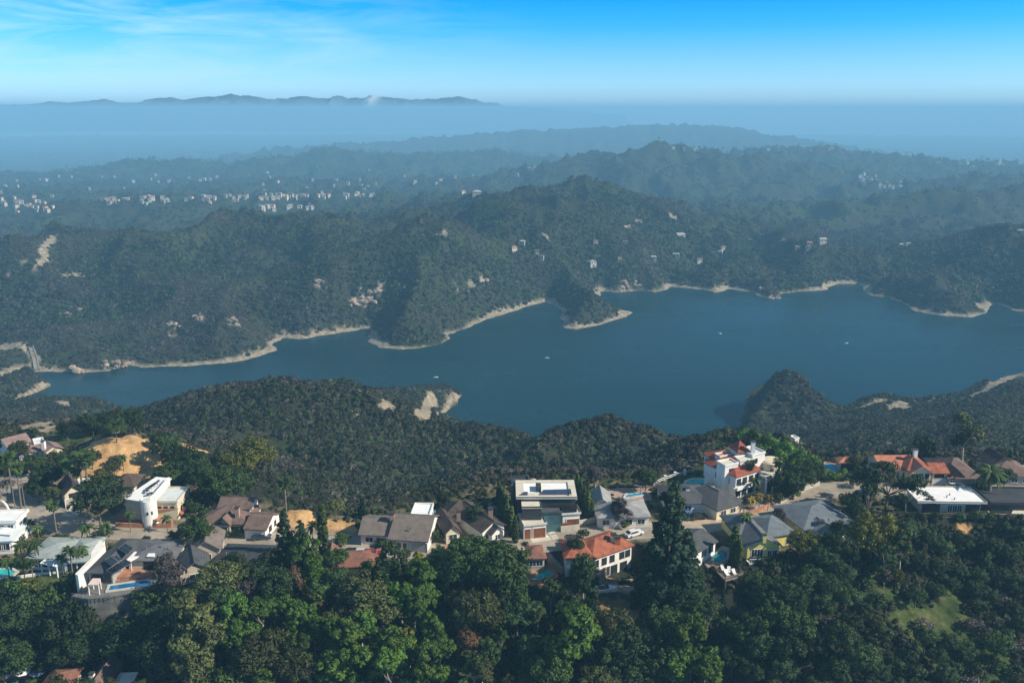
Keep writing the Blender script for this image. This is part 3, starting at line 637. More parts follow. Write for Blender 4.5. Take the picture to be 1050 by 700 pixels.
def proto_bush(mat, n, leaf, size, seed, flat=.75):
    g = np.random.default_rng(seed); c = []; r = []
    for _ in range(n):
        d = g.normal(size=3); d[2] = abs(d[2]); d /= np.linalg.norm(d); q = g.uniform(.1, .7); c.append((d[0] * q, d[1] * q, .1 + d[2] * q * flat)); r.append(g.uniform(.28, .52))
    me = leaves('bush', c, r, leaf, size, mat, seed=seed, core=(0, 0, .1), jit=.5)
    return bpy.data.objects.new('bush_source', me)   # never linked to the scene: only the node tree reads its mesh
near_b = [proto_bush(CH1, 9, 34, .16, 1), proto_bush(CH1, 10, 34, .16, 2), proto_bush(CH2, 9, 34, .15, 3), proto_bush(CH2, 8, 34, .15, 4), proto_bush(CH3, 9, 34, .17, 5), proto_bush(CH1, 7, 34, .17, 6)]
far_b = [proto_bush(CH1, 5, 16, .30, 11), proto_bush(CH1, 6, 16, .30, 12), proto_bush(CH2, 5, 16, .28, 13), proto_bush(CH3, 5, 16, .30, 14), proto_bush(DK, 6, 16, .30, 15, 1.1)]
def field(n, x0, x1, y0, y1, fan=None):
    y = rng.uniform(0, 1, n); y = y0 + (y1 - y0) * y if fan is None else np.sqrt(y0**2 + (y1**2 - y0**2) * y)
    x = rng.uniform(-1, 1, n) * y * fan if fan is not None else rng.uniform(x0, x1, n)
    return x, y
def nearest_attr(x, y, vals):            # look a ground mask up on the fan grid
    r = np.hypot(x, y); t = np.arctan2(x, y)
    i = np.clip(np.searchsorted(rr, r), 0, nr - 1); j = np.clip(((t - th[0]) / (th[1] - th[0])).round().astype(int), 0, na - 1)
    return vals.reshape(nr, na)[i, j]
bare_m = np.maximum.reduce([sand, dirtv, paved, np.minimum(lawn, 1) * .34 * (1 + .35 * nz)])
# ------------------------------------------------------------------ building kit
FOOT = []                                # footprints kept clear of shrubs
WHITE = surf('stucco_white', (.80, .78, .74), .9, .06, .6); CREAM = surf('stucco_cream', (.70, .62, .46), .9, .07, .6); YELLOW = surf('paint_yellow', (.74, .62, .20), .8, .06, .6)
BEIGE = surf('stucco_beige', (.52, .45, .36), .9, .08, .6); GREYW = surf('stucco_grey', (.36, .35, .34), .9, .08, .6); CHAR = surf('charcoal_cladding', (.050, .055, .060), .7, .12, .8, ('X', 1.6, .25))
WOODD = surf('wood_door', (.26, .105, .045), .6, .15, 1.5, ('X', 2.2, .3)); DECKW = surf('deck_boards', (.30, .26, .23), .85, .15, 1, ('X', 2.4, .3)); TIMBER = surf('timber_post', (.24, .18, .13), .9, .15, 2)
R_BROWN = surf('roof_brown_shingle', (.185, .125, .105), .9, .16, .8, ('Y', 1.2, .18)); R_DKBROWN = surf('roof_dark_brown', (.105, .078, .066), .9, .18, .8, ('Y', 1.2, .2)); R_TAUPE = surf('roof_taupe', (.185, .155, .135), .9, .12, .8, ('Y', 1.2, .12))
R_MAUVE = surf('roof_mauve', (.27, .185, .17), .9, .12, .8, ('Y', 1.2, .15)); R_TILE = surf('roof_terracotta', (.38, .125, .070), .85, .22, .9, ('X', 1.5, .28)); R_TILE2 = surf('roof_salmon_tile', (.52, .205, .125), .85, .14, .9, ('X', 1.5, .25)); R_RED = surf('roof_red_tile', (.33, .090, .052), .85, .16, .9, ('X', 1.5, .28)); R_REDBR = surf('roof_red_brown', (.24, .115, .085), .9, .16, .9, ('Y', 1.2, .18))
R_DGREY = surf('roof_dark_grey', (.085, .088, .095), .9, .14, .7, ('Y', 1.3, .15)); R_GREY = surf('roof_grey', (.145, .15, .16), .9, .13, .7, ('Y', 1.3, .15)); R_LGREY = surf('roof_light_grey', (.30, .30, .30), .9, .14, .7); R_SAGE = surf('roof_sage_grey', (.33, .37, .36), .85, .10, .7); R_BLUEG = surf('roof_blue_grey', (.15, .175, .20), .9, .13, .7, ('Y', 1.3, .15))
R_WHITE = surf('roof_white_coating', (.83, .83, .82), .75, .04, .5); R_CREAM = surf('roof_cream_gravel', (.62, .57, .47), .9, .06, .6); R_BLACK = surf('roof_black_membrane', (.050, .055, .062), .8, .15, .6); R_PALE = surf('roof_pale_blue', (.58, .64, .66), .8, .06, .6)
TERR = surf('terracotta_paving', (.46, .22, .13), .85, .14, 1.2); CONC = surf('concrete_pale', (.56, .52, .45), .9, .10, .7); CONC2 = surf('concrete_grey', (.30, .28, .25), .9, .14, .7); ASPH = surf('road_surface', (.36, .31, .25), .92, .13, .22); KERB = surf('kerb_stone', (.36, .33, .28), .9, .12, .8)
METAL = surf('metal_grey', (.22, .22, .23), .5, .1, 1, metal=.4); TRIM = surf('trim_white', (.82, .81, .78), .7, .04, 1); DARKT = surf('trim_dark', (.05, .047, .045), .6, .1, 1); BRICK = surf('brick_red', (.33, .15, .10), .9, .2, 3)
def glassm(name, c, rough=.08, spec=.6):
    if name in MATS: return MATS[name]
    m, nt, b = new_mat(name); geo = N(nt, 'ShaderNodeNewGeometry'); n = noise(nt, .7, 3, geo.outputs['Position'])
    r = rampn(nt, [(.3, tuple(x * .7 for x in c)), (.7, tuple(min(1, x * 1.3) for x in c))], n.outputs[0]); L(nt, r.outputs[0], b.inputs['Base Color'])
    b.inputs['Roughness'].default_value = rough; b.inputs['Specular IOR Level'].default_value = spec; MATS[name] = m; return m
PANE = glassm('window_glass', (.030, .036, .042)); SOLAR = glassm('solar_glass', (.014, .016, .022), .18, .5); BLUEPV = glassm('solar_blue', (.030, .050, .110), .2, .5); GLASST = glassm('glass_teal', (.06, .13, .15))
def poolm(name, c):
    m = glassm(name, c, .12, .4); nt = m.node_tree; b = nt.nodes['Principled BSDF']; n = nt.nodes.new('ShaderNodeTexNoise'); n.inputs['Scale'].default_value = 2.5
    geo = N(nt, 'ShaderNodeNewGeometry'); L(nt, geo.outputs['Position'], n.inputs['Vector'])
    bp = N(nt, 'ShaderNodeBump'); bp.inputs['Strength'].default_value = .15; L(nt, n.outputs[0], bp.inputs['Height']); L(nt, bp.outputs[0], b.inputs['Normal']); return m
P_BLUE = poolm('pool_blue', (.012, .15, .34)); P_TURQ = poolm('pool_turquoise', (.02, .46, .44)); P_TEAL = poolm('pool_teal', (.010, .20, .24)); P_AZURE = poolm('pool_azure', (.02, .32, .52))
eps = lambda: random.uniform(-.006, .006)
class House:
    def __init__(s, name, label, cat, px, py, z=ZR, group=None):
        s.o = Vector(PZ(px, py, z)); s.root = empty(name, s.o, label=label, cat=cat, group=group); s.z = z
    def part(s, name, mb, mats, parent=None, smooth=False, **kw):
        o = mb.build(name, mats, parent or s.root, smooth, **kw); return o
    def frame(s, fl, fr, ztop):
        a = Vector(PZ(*fl, ztop)); b = Vector(PZ(*fr, ztop)); d = b - a; s.w = d.length; s.ux = d.normalized(); s.uy = Vector((-s.ux.y, s.ux.x, 0)); s.a = a
    def P(s, u, v, z):                  # block coordinates -> house coordinates
        p = s.a + s.ux * u + s.uy * v; return (p.x - s.o.x, p.y - s.o.y, z - s.o.z)
    def bx(s, mb, u0, u1, v0, v1, z0, z1, m=0):
        V = [s.P(u, v, z) for z in (z0, z1) for u, v in ((u0, v0), (u1, v0), (u1, v1), (u0, v1))]
        mb.mesh(V, [(3,2,1,0),(4,5,6,7),(0,1,5,4),(1,2,6,5),(2,3,7,6),(3,0,4,7)], m)
    def blk(s, fl, fr, d, zt, rh=1.8, style='hip', axis='x', ov=.5, zb=None, wm=WHITE, rm=R_BROWN, thick=.22, par=.5, label=None, rlabel=None):
        """fl, fr: where the front eave corners show; zt: eave height; d: depth"""
        s.frame(fl, fr, zt); w = s.w; zb = s.z - 1.5 if zb is None else zb
        s.d = d; s.ov = ov; s.zt = zt; s.zb = zb
        cxy = s.a + s.ux * w / 2 + s.uy * d / 2; FOOT.append((cxy.x, cxy.y, math.hypot(w, d) * .48))
        e = eps(); u0, u1, v0, v1 = ov + e, w - ov + e, ov + e, d - ov + e; s.u0, s.u1, s.v0, s.v1 = u0, u1, v0, v1
        wl = MB()
        if style == 'flat':
            s.bx(wl, u0, u1, v0, v1, zb, zt - .02)
            s.wall = s.part('wall', wl, wm, label=label)
            rf = MB(); s.bx(rf, 0, w, 0, d, zt, zt + thick); ro = s.part('roof', rf, rm, label=rlabel)
            if par:
                pb = MB(); zt2 = zt + thick + .003
                for q in ((0, w, 0, par), (0, w, d - par, d), (0, par, par, d - par), (w - par, w, par, d - par)): s.bx(pb, *q, zt2 - .02 + .0, zt2 + .35)
                s.part('parapet', pb, wm, ro)
            s.roof = ro; return s
        if style == 'gable':
            if axis == 'x':
                vm = (v0 + v1) / 2; zr = zt + rh * (1 - ov / (d / 2)) - .05
                V = [s.P(u, v, z) for u in (u0, u1) for v, z in ((v0, zb), (v1, zb), (v1, zt - .05), (vm, zt + rh - .30), (v0, zt - .05))]
            else:
                um = (u0 + u1) / 2
                V = [s.P(u, v, z) for v in (v1, v0) for u, z in ((u0, zb), (u1, zb), (u1, zt - .05), (um, zt + rh - .30), (u0, zt - .05))]
            wl.mesh(V, [(0,1,2,3,4), (9,8,7,6,5), (0,5,6,1), (1,6,7,2), (2,7,8,3), (3,8,9,4), (4,9,5,0)])
        else: s.bx(wl, u0, u1, v0, v1, zb, zt - .05)
        s.wall = s.part('wall', wl, wm, label=label)
        ins = 0 if style == 'gable' else min(w, d) / 2 * .98
        E = [(0, 0), (w, 0), (w, d), (0, d)]
        if axis == 'x': R0, R1 = (min(ins, w / 2 - .05), d / 2), (max(w - ins, w / 2 + .05), d / 2); loop = [0, 1, 5, 2, 3, 4] if style == 'gable' else [0, 1, 2, 3]; faces = [(0, 1, 5, 4), (2, 3, 4, 5)]; ends = [(1, 2, 5), (3, 0, 4)]
        else: R0, R1 = (w / 2, min(ins, d / 2 - .05)), (w / 2, max(d - ins, d / 2 + .05)); loop = [0, 4, 1, 2, 5, 3] if style == 'gable' else [0, 1, 2, 3]; faces = [(1, 2, 5, 4), (3, 0, 4, 5)]; ends = [(0, 1, 4), (2, 3, 5)]
        pts = [(*p, zt) for p in E] + [(*R0, zt + rh), (*R1, zt + rh)]
        top = [s.P(*p) for p in pts]; bot = [s.P(p[0], p[1], p[2] - thick) for p in pts]
        fs = faces + (ends if style != 'gable' else []); rf = MB()
        rf.mesh(top + bot, [f for f in fs] + [tuple(6 + i for i in f[::-1]) for f in fs] + [(loop[i], 6 + loop[i], 6 + loop[(i + 1) % len(loop)], loop[(i + 1) % len(loop)]) for i in range(len(loop))])
        s.roof = s.part('roof', rf, rm, label=rlabel)
        cap = MB(); c0, c1 = Vector(top[4]), Vector(top[5]); cap.tube([c0, c1], .13, 5); s.part('ridge_cap', cap, rm, s.roof)
        return s
    def face_pt(s, face, u, out):
        if face == 'f': return s.a + s.ux * u + s.uy * (s.v0 - out), s.ux, -s.uy
        if face == 'b': return s.a + s.ux * u + s.uy * (s.v1 + out), -s.ux, s.uy
        if face == 'r': return s.a + s.ux * (s.u1 + out) + s.uy * u, s.uy, s.ux
        return s.a + s.ux * (s.u0 - out) + s.uy * u, -s.uy, -s.ux
    def wbox(s, mb, face, u, z, w, h, o0, o1, m=0):
        c, t, n = s.face_pt(face, u, 0); V = []
        for dz in (z, z + h):
            for q, o in ((-w/2, o1), (w/2, o1), (w/2, o0), (-w/2, o0)):
                p = c + t * q + n * o; V.append((p.x - s.o.x, p.y - s.o.y, dz - s.o.z))
        mb.mesh(V, [(3,2,1,0),(4,5,6,7),(0,1,5,4),(1,2,6,5),(2,3,7,6),(3,0,4,7)], m)
    def win(s, face, u, z, w=1.2, h=1.2, fm=None, pm=None, bars=1):
        """u: fraction along the wall; z: sill height above the house floor"""
        fm = fm or TRIM; pm = pm or PANE; U = (s.u0 + (s.u1 - s.u0) * u) if face in 'fb' else (s.v0 + (s.v1 - s.v0) * u); zz = s.z + z
        fr = MB(); t = .10
        s.wbox(fr, face, U, zz - t, w + 2 * t, t, -.02, .09); s.wbox(fr, face, U, zz + h, w + 2 * t, t, -.02, .07)
        c, tt, n = s.face_pt(face, U, 0)
        for k in (-1, 1):
            U2 = U + k * (w / 2 + t / 2) * (1 if face in 'fr' else -1); s.wbox(fr, face, U2, zz + .002, t, h - .004, -.02, .07)
        for k in range(bars): s.wbox(fr, face, U + (k + 1 - (bars + 1) / 2) * w / (bars + 1), zz + .004, .06, h - .008, .0, .055)
        f = s.part('window', fr, fm); pn = MB(); s.wbox(pn, face, U, zz + .006, w, h - .012, -.02, .03); s.part('pane', pn, pm, f); return f
    def wins(s, face, us, z, w=1.2, h=1.2, **k):
        for u in us: s.win(face, u, z, w, h, **k)
    def door(s, face, u, w=1.0, h=2.1, m=None, name='door', z=0):
        U = (s.u0 + (s.u1 - s.u0) * u) if face in 'fb' else (s.v0 + (s.v1 - s.v0) * u)
        mb = MB(); s.wbox(mb, face, U, s.z + z + .05, w, h, -.02, .05)
        o = s.part(name, mb, m or TRIM); fr = MB()
        for k in (-1, 1): s.wbox(fr, face, U + k * (w / 2 + .07), s.z + z + .04, .14, h + .1, -.02, .09)
        s.wbox(fr, face, U, s.z + z + h + .145, w + .28, .14, -.02, .09); s.part('door_frame', fr, TRIM, o)
        if name == 'garage_door':
            g = MB()
            for k in range(1, 4): s.wbox(g, face, U, s.z + z + h * k / 4, w - .1, .05, .0, .07)
            s.part('panel_ribs', g, m or TRIM, o)
        return o
    def chim(s, px, py, zt, h=2.2, w=.8, m=None, cap=True):
        x, y, _ = PZ(px, py, zt); x -= s.o.x; y -= s.o.y; z = zt - s.o.z; mb = MB(); mb.box(x - w/2, x + w/2, y - w/2, y + w/2, z - h, z)
        o = s.part('chimney', mb, m or WHITE, s.roof if hasattr(s, 'roof') else None)
        if cap:
            c = MB(); c.box(x - w*.62, x + w*.62, y - w*.62, y + w*.62, z + .003, z + .16); s_ = c.build('chimney_cap', DARKT, o.parent)
    def slab(s, name, pts, z, t, m, parent=None, label=None):
        mb = MB(); mb.prism([(PZ(a, b, z)[0] - s.o.x, PZ(a, b, z)[1] - s.o.y) for a, b in pts], z - t - s.o.z, z - s.o.z); return s.part(name, mb, m, parent, label=label)
    def solar(s, pts, z, m=None, tilt=0):
        p4 = [Vector(PZ(a, b, z)) - s.o for a, b in pts]; mb = MB(); mb.prism([(p.x, p.y) for p in p4], p4[0].z - .06, p4[0].z); o = s.part('solar_panel', mb, m or SOLAR)
        fr = MB(); n = len(p4)
        for i in range(n): fr.tube([p4[i], p4[(i+1) % n]], .045, 4)
        mid = [(p4[0] + p4[1]) / 2, (p4[2] + p4[3]) / 2]; fr.tube([mid[0] + Vector((0, 0, .01)), mid[1] + Vector((0, 0, .01))], .03, 4)
        for p in p4: fr.tube([p - Vector((0, 0, .55)), p - Vector((0, 0, .02))], .04, 4)
        s.part('panel_frame', fr, METAL, o)
    def post(s, px, py, z0, z1, r=.09, m=None, name='post'):
        x, y, _ = PZ(px, py, z1); mb = MB(); mb.tube([(x - s.o.x, y - s.o.y, z0 - s.o.z), (x - s.o.x, y - s.o.y, z1 - s.o.z)], r, 6); return s.part(name, mb, m or TRIM)
    def vents(s, spots, zt):
        for px, py in spots:
            x, y, _ = PZ(px, py, zt); mb = MB(); mb.tube([(x - s.o.x, y - s.o.y, zt - .7 - s.o.z), (x - s.o.x, y - s.o.y, zt - s.o.z)], .14, 6); s.part('roof_vent', mb, METAL)
Z = ZR
# ---- left end of the street
h = House('mauve_house', 'mauve roofed house with white walls beside the lawn at the far left', 'house', 40, 466)
h.blk((7,459),(33,452), 7, Z+3.6, 1.6, 'gable', 'x', wm=WHITE, rm=R_MAUVE).wins('f', (.25,.5,.75), 1.0); h.win('r', .5, 1.0)
h.blk((17,465),(45,461), 6, Z+2.7, .9, 'hip', wm=WHITE, rm=R_MAUVE).wins('f', (.3,.7), .8, 1.4)
h.blk((46,464),(66,459), 6, Z+2.8, 1.3, 'gable', 'y', wm=CREAM, rm=R_MAUVE).win('f', .5, .9, 1.4); h.chim(44, 452, Z+5.5, 2.5, .9, WHITE)
h.blk((35,456),(46,454), 4, Z+3.4, style='flat', wm=WHITE, rm=R_PALE, par=.25)
h = House('cream_gable_house', 'small cream house with a brown roof and three arched windows in its gable, beside palms', 'house', 78, 517)
h.blk((64,509),(88,504), 9, Z+3.4, 2.3, 'gable', 'y', wm=CREAM, rm=R_DKBROWN).wins('f', (.34,.5,.66), 2.2, .75, 1.3, fm=DARKT, bars=0); h.door('f', .3, 2.4, 2.1, m=BEIGE, name='garage_door'); h.win('r', .4, 1)
h.blk((76,501),(91,499), 5, Z+3.9, style='flat', wm=WHITE, rm=R_PALE, par=.25).win('f', .6, 2.2)
h = House('dark_brown_cottage', 'dark brown roofed cottage tucked in trees between the dirt mound and the turret house', 'house', 126, 503)
h.blk((112,499),(138,499), 8, Z+2.8, 1.9, 'hip', wm=CREAM, rm=R_DKBROWN).wins('f', (.2,.5,.8), .9); h.chim(121, 489, Z+5.2, 2, .7, BRICK)
# ---- the house with the round turret
h = House('turret_house', 'white modern house with a round turret and long white roof set with dark panels', 'house', 160, 534)
h.frame((128,513),(146,514), Z+6.3)
q = [(128,511.5),(147,513),(157,510),(174,490.5),(160,489.5)]
zt = Z + 6.2; mb = MB(); mb.prism([(PZ(a,b,zt)[0]-h.o.x, PZ(a,b,zt)[1]-h.o.y) for a, b in q], -1.5, 6.15); h.part('wall', mb, BEIGE)
r_ = h.slab('roof', [(126,511),(147,514),(158,510.5),(176,490),(160,488.5)], zt + .25, .22, R_WHITE); h.roof = r_
FOOT.append((*PZ(150,502,zt)[:2], 8)); FOOT.append((*PZ(175,507,Z+4)[:2], 6))
mb = MB()
pl = [Vector(PZ(a,b,zt+.8)) - h.o for a, b in [(147,512),(153,511.5),(158,508),(173,490.5)]]
for a, b in zip(pl[:-1], pl[1:]):
    n = (b - a).cross(Vector((0,0,1))).normalized() * .22; mb.prism([(a+n)[:2], (b+n)[:2], (b-n)[:2], (a-n)[:2]], 5.6, 7.4)
h.part('parapet', mb, WHITE)
for pq in ([(149,500.5),(156,496.5),(158.5,497.5),(151,502)], [(152.5,498),(159,494),(161.5,495),(155,499.5)], [(150,505.5),(156,504),(157,506),(151,507)], [(160,493.5),(162.5,491.5),(164,492.5),(161,495)], [(148,502.5),(150,501.5),(153,502.5),(150.5,504)]): h.solar(pq, zt + .95)
x, y, _ = PZ(152, 513, zt); mb = MB(); mb.lathe([(1.75,-1.5),(1.75,6.6),(1.5,6.6),(1.5,6.3)], 28, (x-h.o.x, y-h.o.y)); t_ = h.part('turret', mb, WHITE, smooth=False)
for a in (-50, -80):
    mb = MB(); an = math.radians(a); c = (x-h.o.x+1.75*math.cos(an), y-h.o.y+1.75*math.sin(an)); mb.box(c[0]-.18, c[0]+.18, c[1]-.12, c[1]+.12, 3.4, 4.1); h.part('turret_window', mb, PANE, t_)
h.blk((157,515.5),(182,515.5), 8.2, Z+4.4, style='flat', wm=CREAM, rm=R_PALE, par=.22, ov=.25).wins('f', (.2,.48,.78), 2.9, .75, .5, fm=DARKT, bars=0); h.wins('r', (.3,.6,.8), 1.6, .6, .9, fm=DARKT, bars=0)
h.blk((127,518),(138,519), 3, Z+4.6, style='flat', wm=BEIGE, rm=CREAM and R_CREAM, par=.2).win('f', .5, 2.4, 1.6, 1.2, fm=DARKT)
h.slab('tile_canopy', [(157,519.5),(181,518.5),(183,521),(157,522.5)], Z+2.9, .2, R_TILE2)
h.slab('tile_canopy', [(152,531.5),(158,526.5),(168,527.5),(163,533.5)], Z+2.1, .25, TERR); h.slab('tile_canopy', [(119,531),(127,528),(147,530),(146,535)], Z+1.3, .25, R_TILE2)
h.slab('tile_canopy', [(180,521),(193,510.5),(199,512.5),(186,527)], Z+1.6, .3, R_TILE2)
mb = MB(); gw = [Vector(PZ(a,b,Z)) - h.o for a, b in [(119,540),(147,541),(176,541),(177,535)]]
for a, b in zip(gw[:-1], gw[1:]):
    n = (b - a).cross(Vector((0,0,1))).normalized() * .15; mb.prism([(a+n)[:2], (b+n)[:2], (b-n)[:2], (a-n)[:2]], -.5, 1.1)
h.part('garden_wall', mb, TERR)
# ---- far left white house, its arch
h = House('white_villa', 'white stuccoed villa cut off by the left edge, in front of the street bend', 'house', 4, 566)
h.blk((-26,537),(17,536), 6, Z+5.2, style='flat', wm=WHITE, rm=R_WHITE, par=.3).wins('r', (.4,.75), 3.2); h.wins('f', (.6,.85), 3.3)
h.blk((-26,556),(13,554), 9, Z+3.3, .9, 'hip', wm=WHITE, rm=R_PALE).wins('f', (.6,.8), .9, 1.6, 1.5); h.win('r', .5, .9, 1.6)
h.slab('carport_roof', [(1,540),(14,541.5),(11,548),(-4,547)], Z+4.1, .18, R_WHITE)
h = House('garden_arch', 'white garden arch over a green hedge by the far left street', 'arch', 4, 527); o = h.o; x1 = Vector(PZ(10,527,Z)) - o; x0 = Vector(PZ(-3,524,Z)) - o
mb = MB(); mb.tube([x0 + (x1-x0)*((1-math.cos(t))/2) + Vector((0,0,3.0*math.sin(t))) for t in np.linspace(0, math.pi, 13)], .28, 6); h.part('arch_band', mb, WHITE)
for p in (x0, x1):
    mb = MB(); mb.box(p.x-.35, p.x+.35, p.y-.35, p.y+.35, -.5, .5); h.part('arch_foot', mb, WHITE)
# ---- sage roof house and its white wall
h = House('sage_roof_house', 'long low house with pale sage grey roof and white slanting wall, beside palms', 'house', 62, 582)
h.blk((24,572),(67,573), 9.5, Z+2.9, 1.0, 'hip', wm=WHITE, rm=R_SAGE).wins('f', (.15,.4,.65), .7, 1.8, 1.6)
h.blk((62,577),(93,575), 11.5, Z+2.9, 1.0, 'hip', wm=WHITE, rm=R_SAGE).wins('f', (.3,.7), .6, 2.0, 1.7)
q = [(94,556),(104,553.5),(108,559),(88,582),(80,590),(77,588),(93,572)]
mb = MB(); mb.prism([(PZ(a,b,Z+3.2)[0]-h.o.x, PZ(a,b,Z+3.2)[1]-h.o.y) for a, b in q], -2.5, 3.2); h.part('white_wall', mb, WHITE)
pg = h.slab('pergola_roof', [(41,577),(52,568),(66,571),(58,581)], Z+2.6, .12, R_WHITE)
for a, b in [(42,577),(50,578.5),(58,580.5)]: h.post(a, b, Z-.5, Z+2.5, .14)
for k in range(6):
    mb = MB(); a = Vector(PZ(41+3*k, 577.5+.6*k, Z+2.75)) - h.o; b = Vector(PZ(52+2.4*k, 568.5+.4*k, Z+2.75)) - h.o; mb.tube([a, b], .09, 4); h.part('pergola_beam', mb, TRIM, pg)
h = House('balcony_wall', 'low white terrace wall running along the lawn below the sage roof house', 'wall', 35, 594, Z-1)
mb = MB(); gw = [Vector(PZ(a,b,Z)) - h.o for a, b in [(-20,597),(22,592),(42,589),(70,586)]]
for a, b in zip(gw[:-1], gw[1:]):
    n = (b - a).cross(Vector((0,0,1))).normalized() * .2; mb.prism([(a+n)[:2], (b+n)[:2], (b-n)[:2], (a-n)[:2]], -1.2, 1.5)
h.part('wall', mb, WHITE)
# ---- solar house with pool deck
h = House('solar_house', 'dark grey low roofed house carrying several black solar panels, above the lap pool', 'house', 125, 588)
h.blk((87,587),(116,588), 15, Z+2.8, 1.1, 'hip', 'y', wm=GREYW, rm=R_DGREY, zb=Z-3).wins('f', (.3,.7), .6, 2.2, 1.8, fm=DARKT)
h.blk((128,575),(179,574), 9.5, Z+2.85, 1.2, 'hip', wm=CREAM, rm=R_GREY).wins('f', (.45,.7,.9), .6, 2.0, 1.8, fm=DARKT)
h.solar([(121,562),(128,556.5),(137,561.5),(131,568)], Z+4.4); h.solar([(107.5,574),(113,570),(121,575.5),(115,580)], Z+4.5); h.solar([(116,570),(119,568.5),(125,573.5),(122,575)], Z+4.4); h.solar([(109,584.5),(128,572.5),(135,577),(116,588)], Z+3.5)
aw = h.slab('awning', [(129,574),(138,565),(149,566.5),(134,575)], Z+3.2, .14, R_WHITE); h.slab('awning', [(150,570),(153,566),(159,566.5),(159,570.5)], Z+3.4, .14, R_WHITE)
for a, b in [(134,575),(149,567.5),(159,570.5)]: h.post(a, b, Z-1, Z+3.1)
h.vents([(165,559),(172,560),(150,560)], Z+4.3)
h = House('pool_terrace', 'grey retaining terrace that carries the long lap pool below the solar house', 'terrace', 118, 610, Z+.1)
tz = Z + .1
h.slab('paving', [(73,611),(95,596),(104,591),(162,588),(160,603),(112,612),(90,614)], tz, 5.5, surf('retaining_wall_dark', (.17,.165,.155), .9, .2, .5))
h.slab('sun_patio', [(102,590),(122,583),(150,583),(157,586),(156,589),(104,592)], tz+.9, 2.5, TERR)
rl = MB(); pp = [Vector(PZ(a,b,tz+1)) - h.o for a, b in [(73,608),(90,611),(112,609),(158,600)]]
for dz in (0, -.5): rl.tube([p + Vector((0,0,dz)) for p in pp], .05, 5)
for a, b in zip(pp[:-1], pp[1:]):
    for k in np.linspace(0, 1, 6): p = a.lerp(b, k); rl.tube([p - Vector((0,0,1)), p], .04, 4)
h.part('railing', rl, METAL)
tz_ = tz
def pool(label, pts, z, m, cop=CONC, cw=.7, name='swimming_pool'):
    P = [Vector(PZ(a, b, z)) for a, b in pts]; c = sum(P, Vector()) / len(P); c.z = z
    r = empty(name, c, label=label, cat='pool'); n = len(P); P = [p - c for p in P]
    FOOT.append((c.x, c.y, max(p.length for p in P) + .8))
    ar = sum(P[i].x*P[(i+1)%n].y - P[(i+1)%n].x*P[i].y for i in range(n)); sg = 1 if ar > 0 else -1
    O = []
    for i in range(n):
        e0 = (P[i] - P[i-1]).normalized(); e1 = (P[(i+1)%n] - P[i]).normalized(); nn = Vector((e0.y + e1.y, -e0.x - e1.x, 0)).normalized() * sg; O.append(P[i] + nn * cw)
    mb = MB()
    V = [(*p[:2], .14) for p in P] + [(*p[:2], .14) for p in O] + [(*p[:2], -.6) for p in P] + [(*p[:2], -2.2) for p in O]
    F = []
    for i in range(n):
        j = (i+1) % n; F += [(i, j, n+j, n+i), (n+i, n+j, 3*n+j, 3*n+i), (i, 2*n+i, 2*n+j, j)]
    if sg > 0: F = [f[::-1] for f in F]
    mb.mesh(V, F); mb.build('coping', cop, r)
    mb = MB(); mb.face([(*p[:2], .02) for p in (P if sg > 0 else P[::-1])]); mb.build('pool_water', m, r); return r
pool('deep blue lap pool on the grey terrace below the solar house', [(111,605.5),(113,600.5),(151,595),(155,596.5),(154.5,599.5)], tz+.1, P_BLUE)
pool('shallow teal spa basin behind the deep blue lap pool', [(105,597),(107,594),(121,591.5),(121,594.5)], tz+.25, P_TURQ, TERR, .4); pool('narrow teal basin at the right end of the lap pool terrace', [(143,591.5),(145,588.5),(158,587),(158,590)], tz+.3, P_TURQ, TERR, .4)
pool('green pool at the left edge by the white terrace wall', [(-6,590),(-5,584),(10,583),(16,586.5),(12,590)], Z+.1, P_TURQ, CONC)
h = House('cabana', 'small pink white flat topped cabana at the left end of the lap pool terrace', 'cabana', 97, 603, tz)
h.slab('canopy', [(90,599),(95,592.5),(103,592.5),(101,599)], tz+2.4, .25, surf('canvas_pink', (.72,.58,.52), .9, .05, 1))
for a, b in [(90.4,599),(94.8,593),(102.5,593),(100.8,598.6)]: h.post(a, b, tz, tz+2.3, .1)
# ---- grey brown roofs and long dark roof
h = House('twin_gable_house', 'grey brown house with two steep front gables, right of the solar house', 'house', 205, 590, Z-.5)
h.blk((194,566),(227,563), 9, Z+2.9, 2.2, 'gable', 'y', wm=BEIGE, rm=R_TAUPE).win('f', .5, 1, 2, 1.3); h.win('r', .6, .9)
h.blk((182,590),(218,583), 8.5, Z+2.2, 2.2, 'gable', 'y', wm=BEIGE, rm=R_DGREY, zb=Z-4).win('f', .5, .7, 2.2, 1.4); h.wins('r', (.3,.7), .6); h.vents([(207,570),(203,576)], Z+5)
h = House('long_dark_house', 'long low house with near black roof and white vents right of the twin gables', 'house', 250, 584, Z-1)
h.blk((214,580),(286,583), 10, Z+1.9, .9, 'hip', wm=BEIGE, rm=R_BLACK, zb=Z-4).wins('f', (.15,.3,.7,.85), .2, 1.8, 1.4); h.vents([(223,565),(232,566),(238,566),(252,567),(268,570)], Z+3.1)
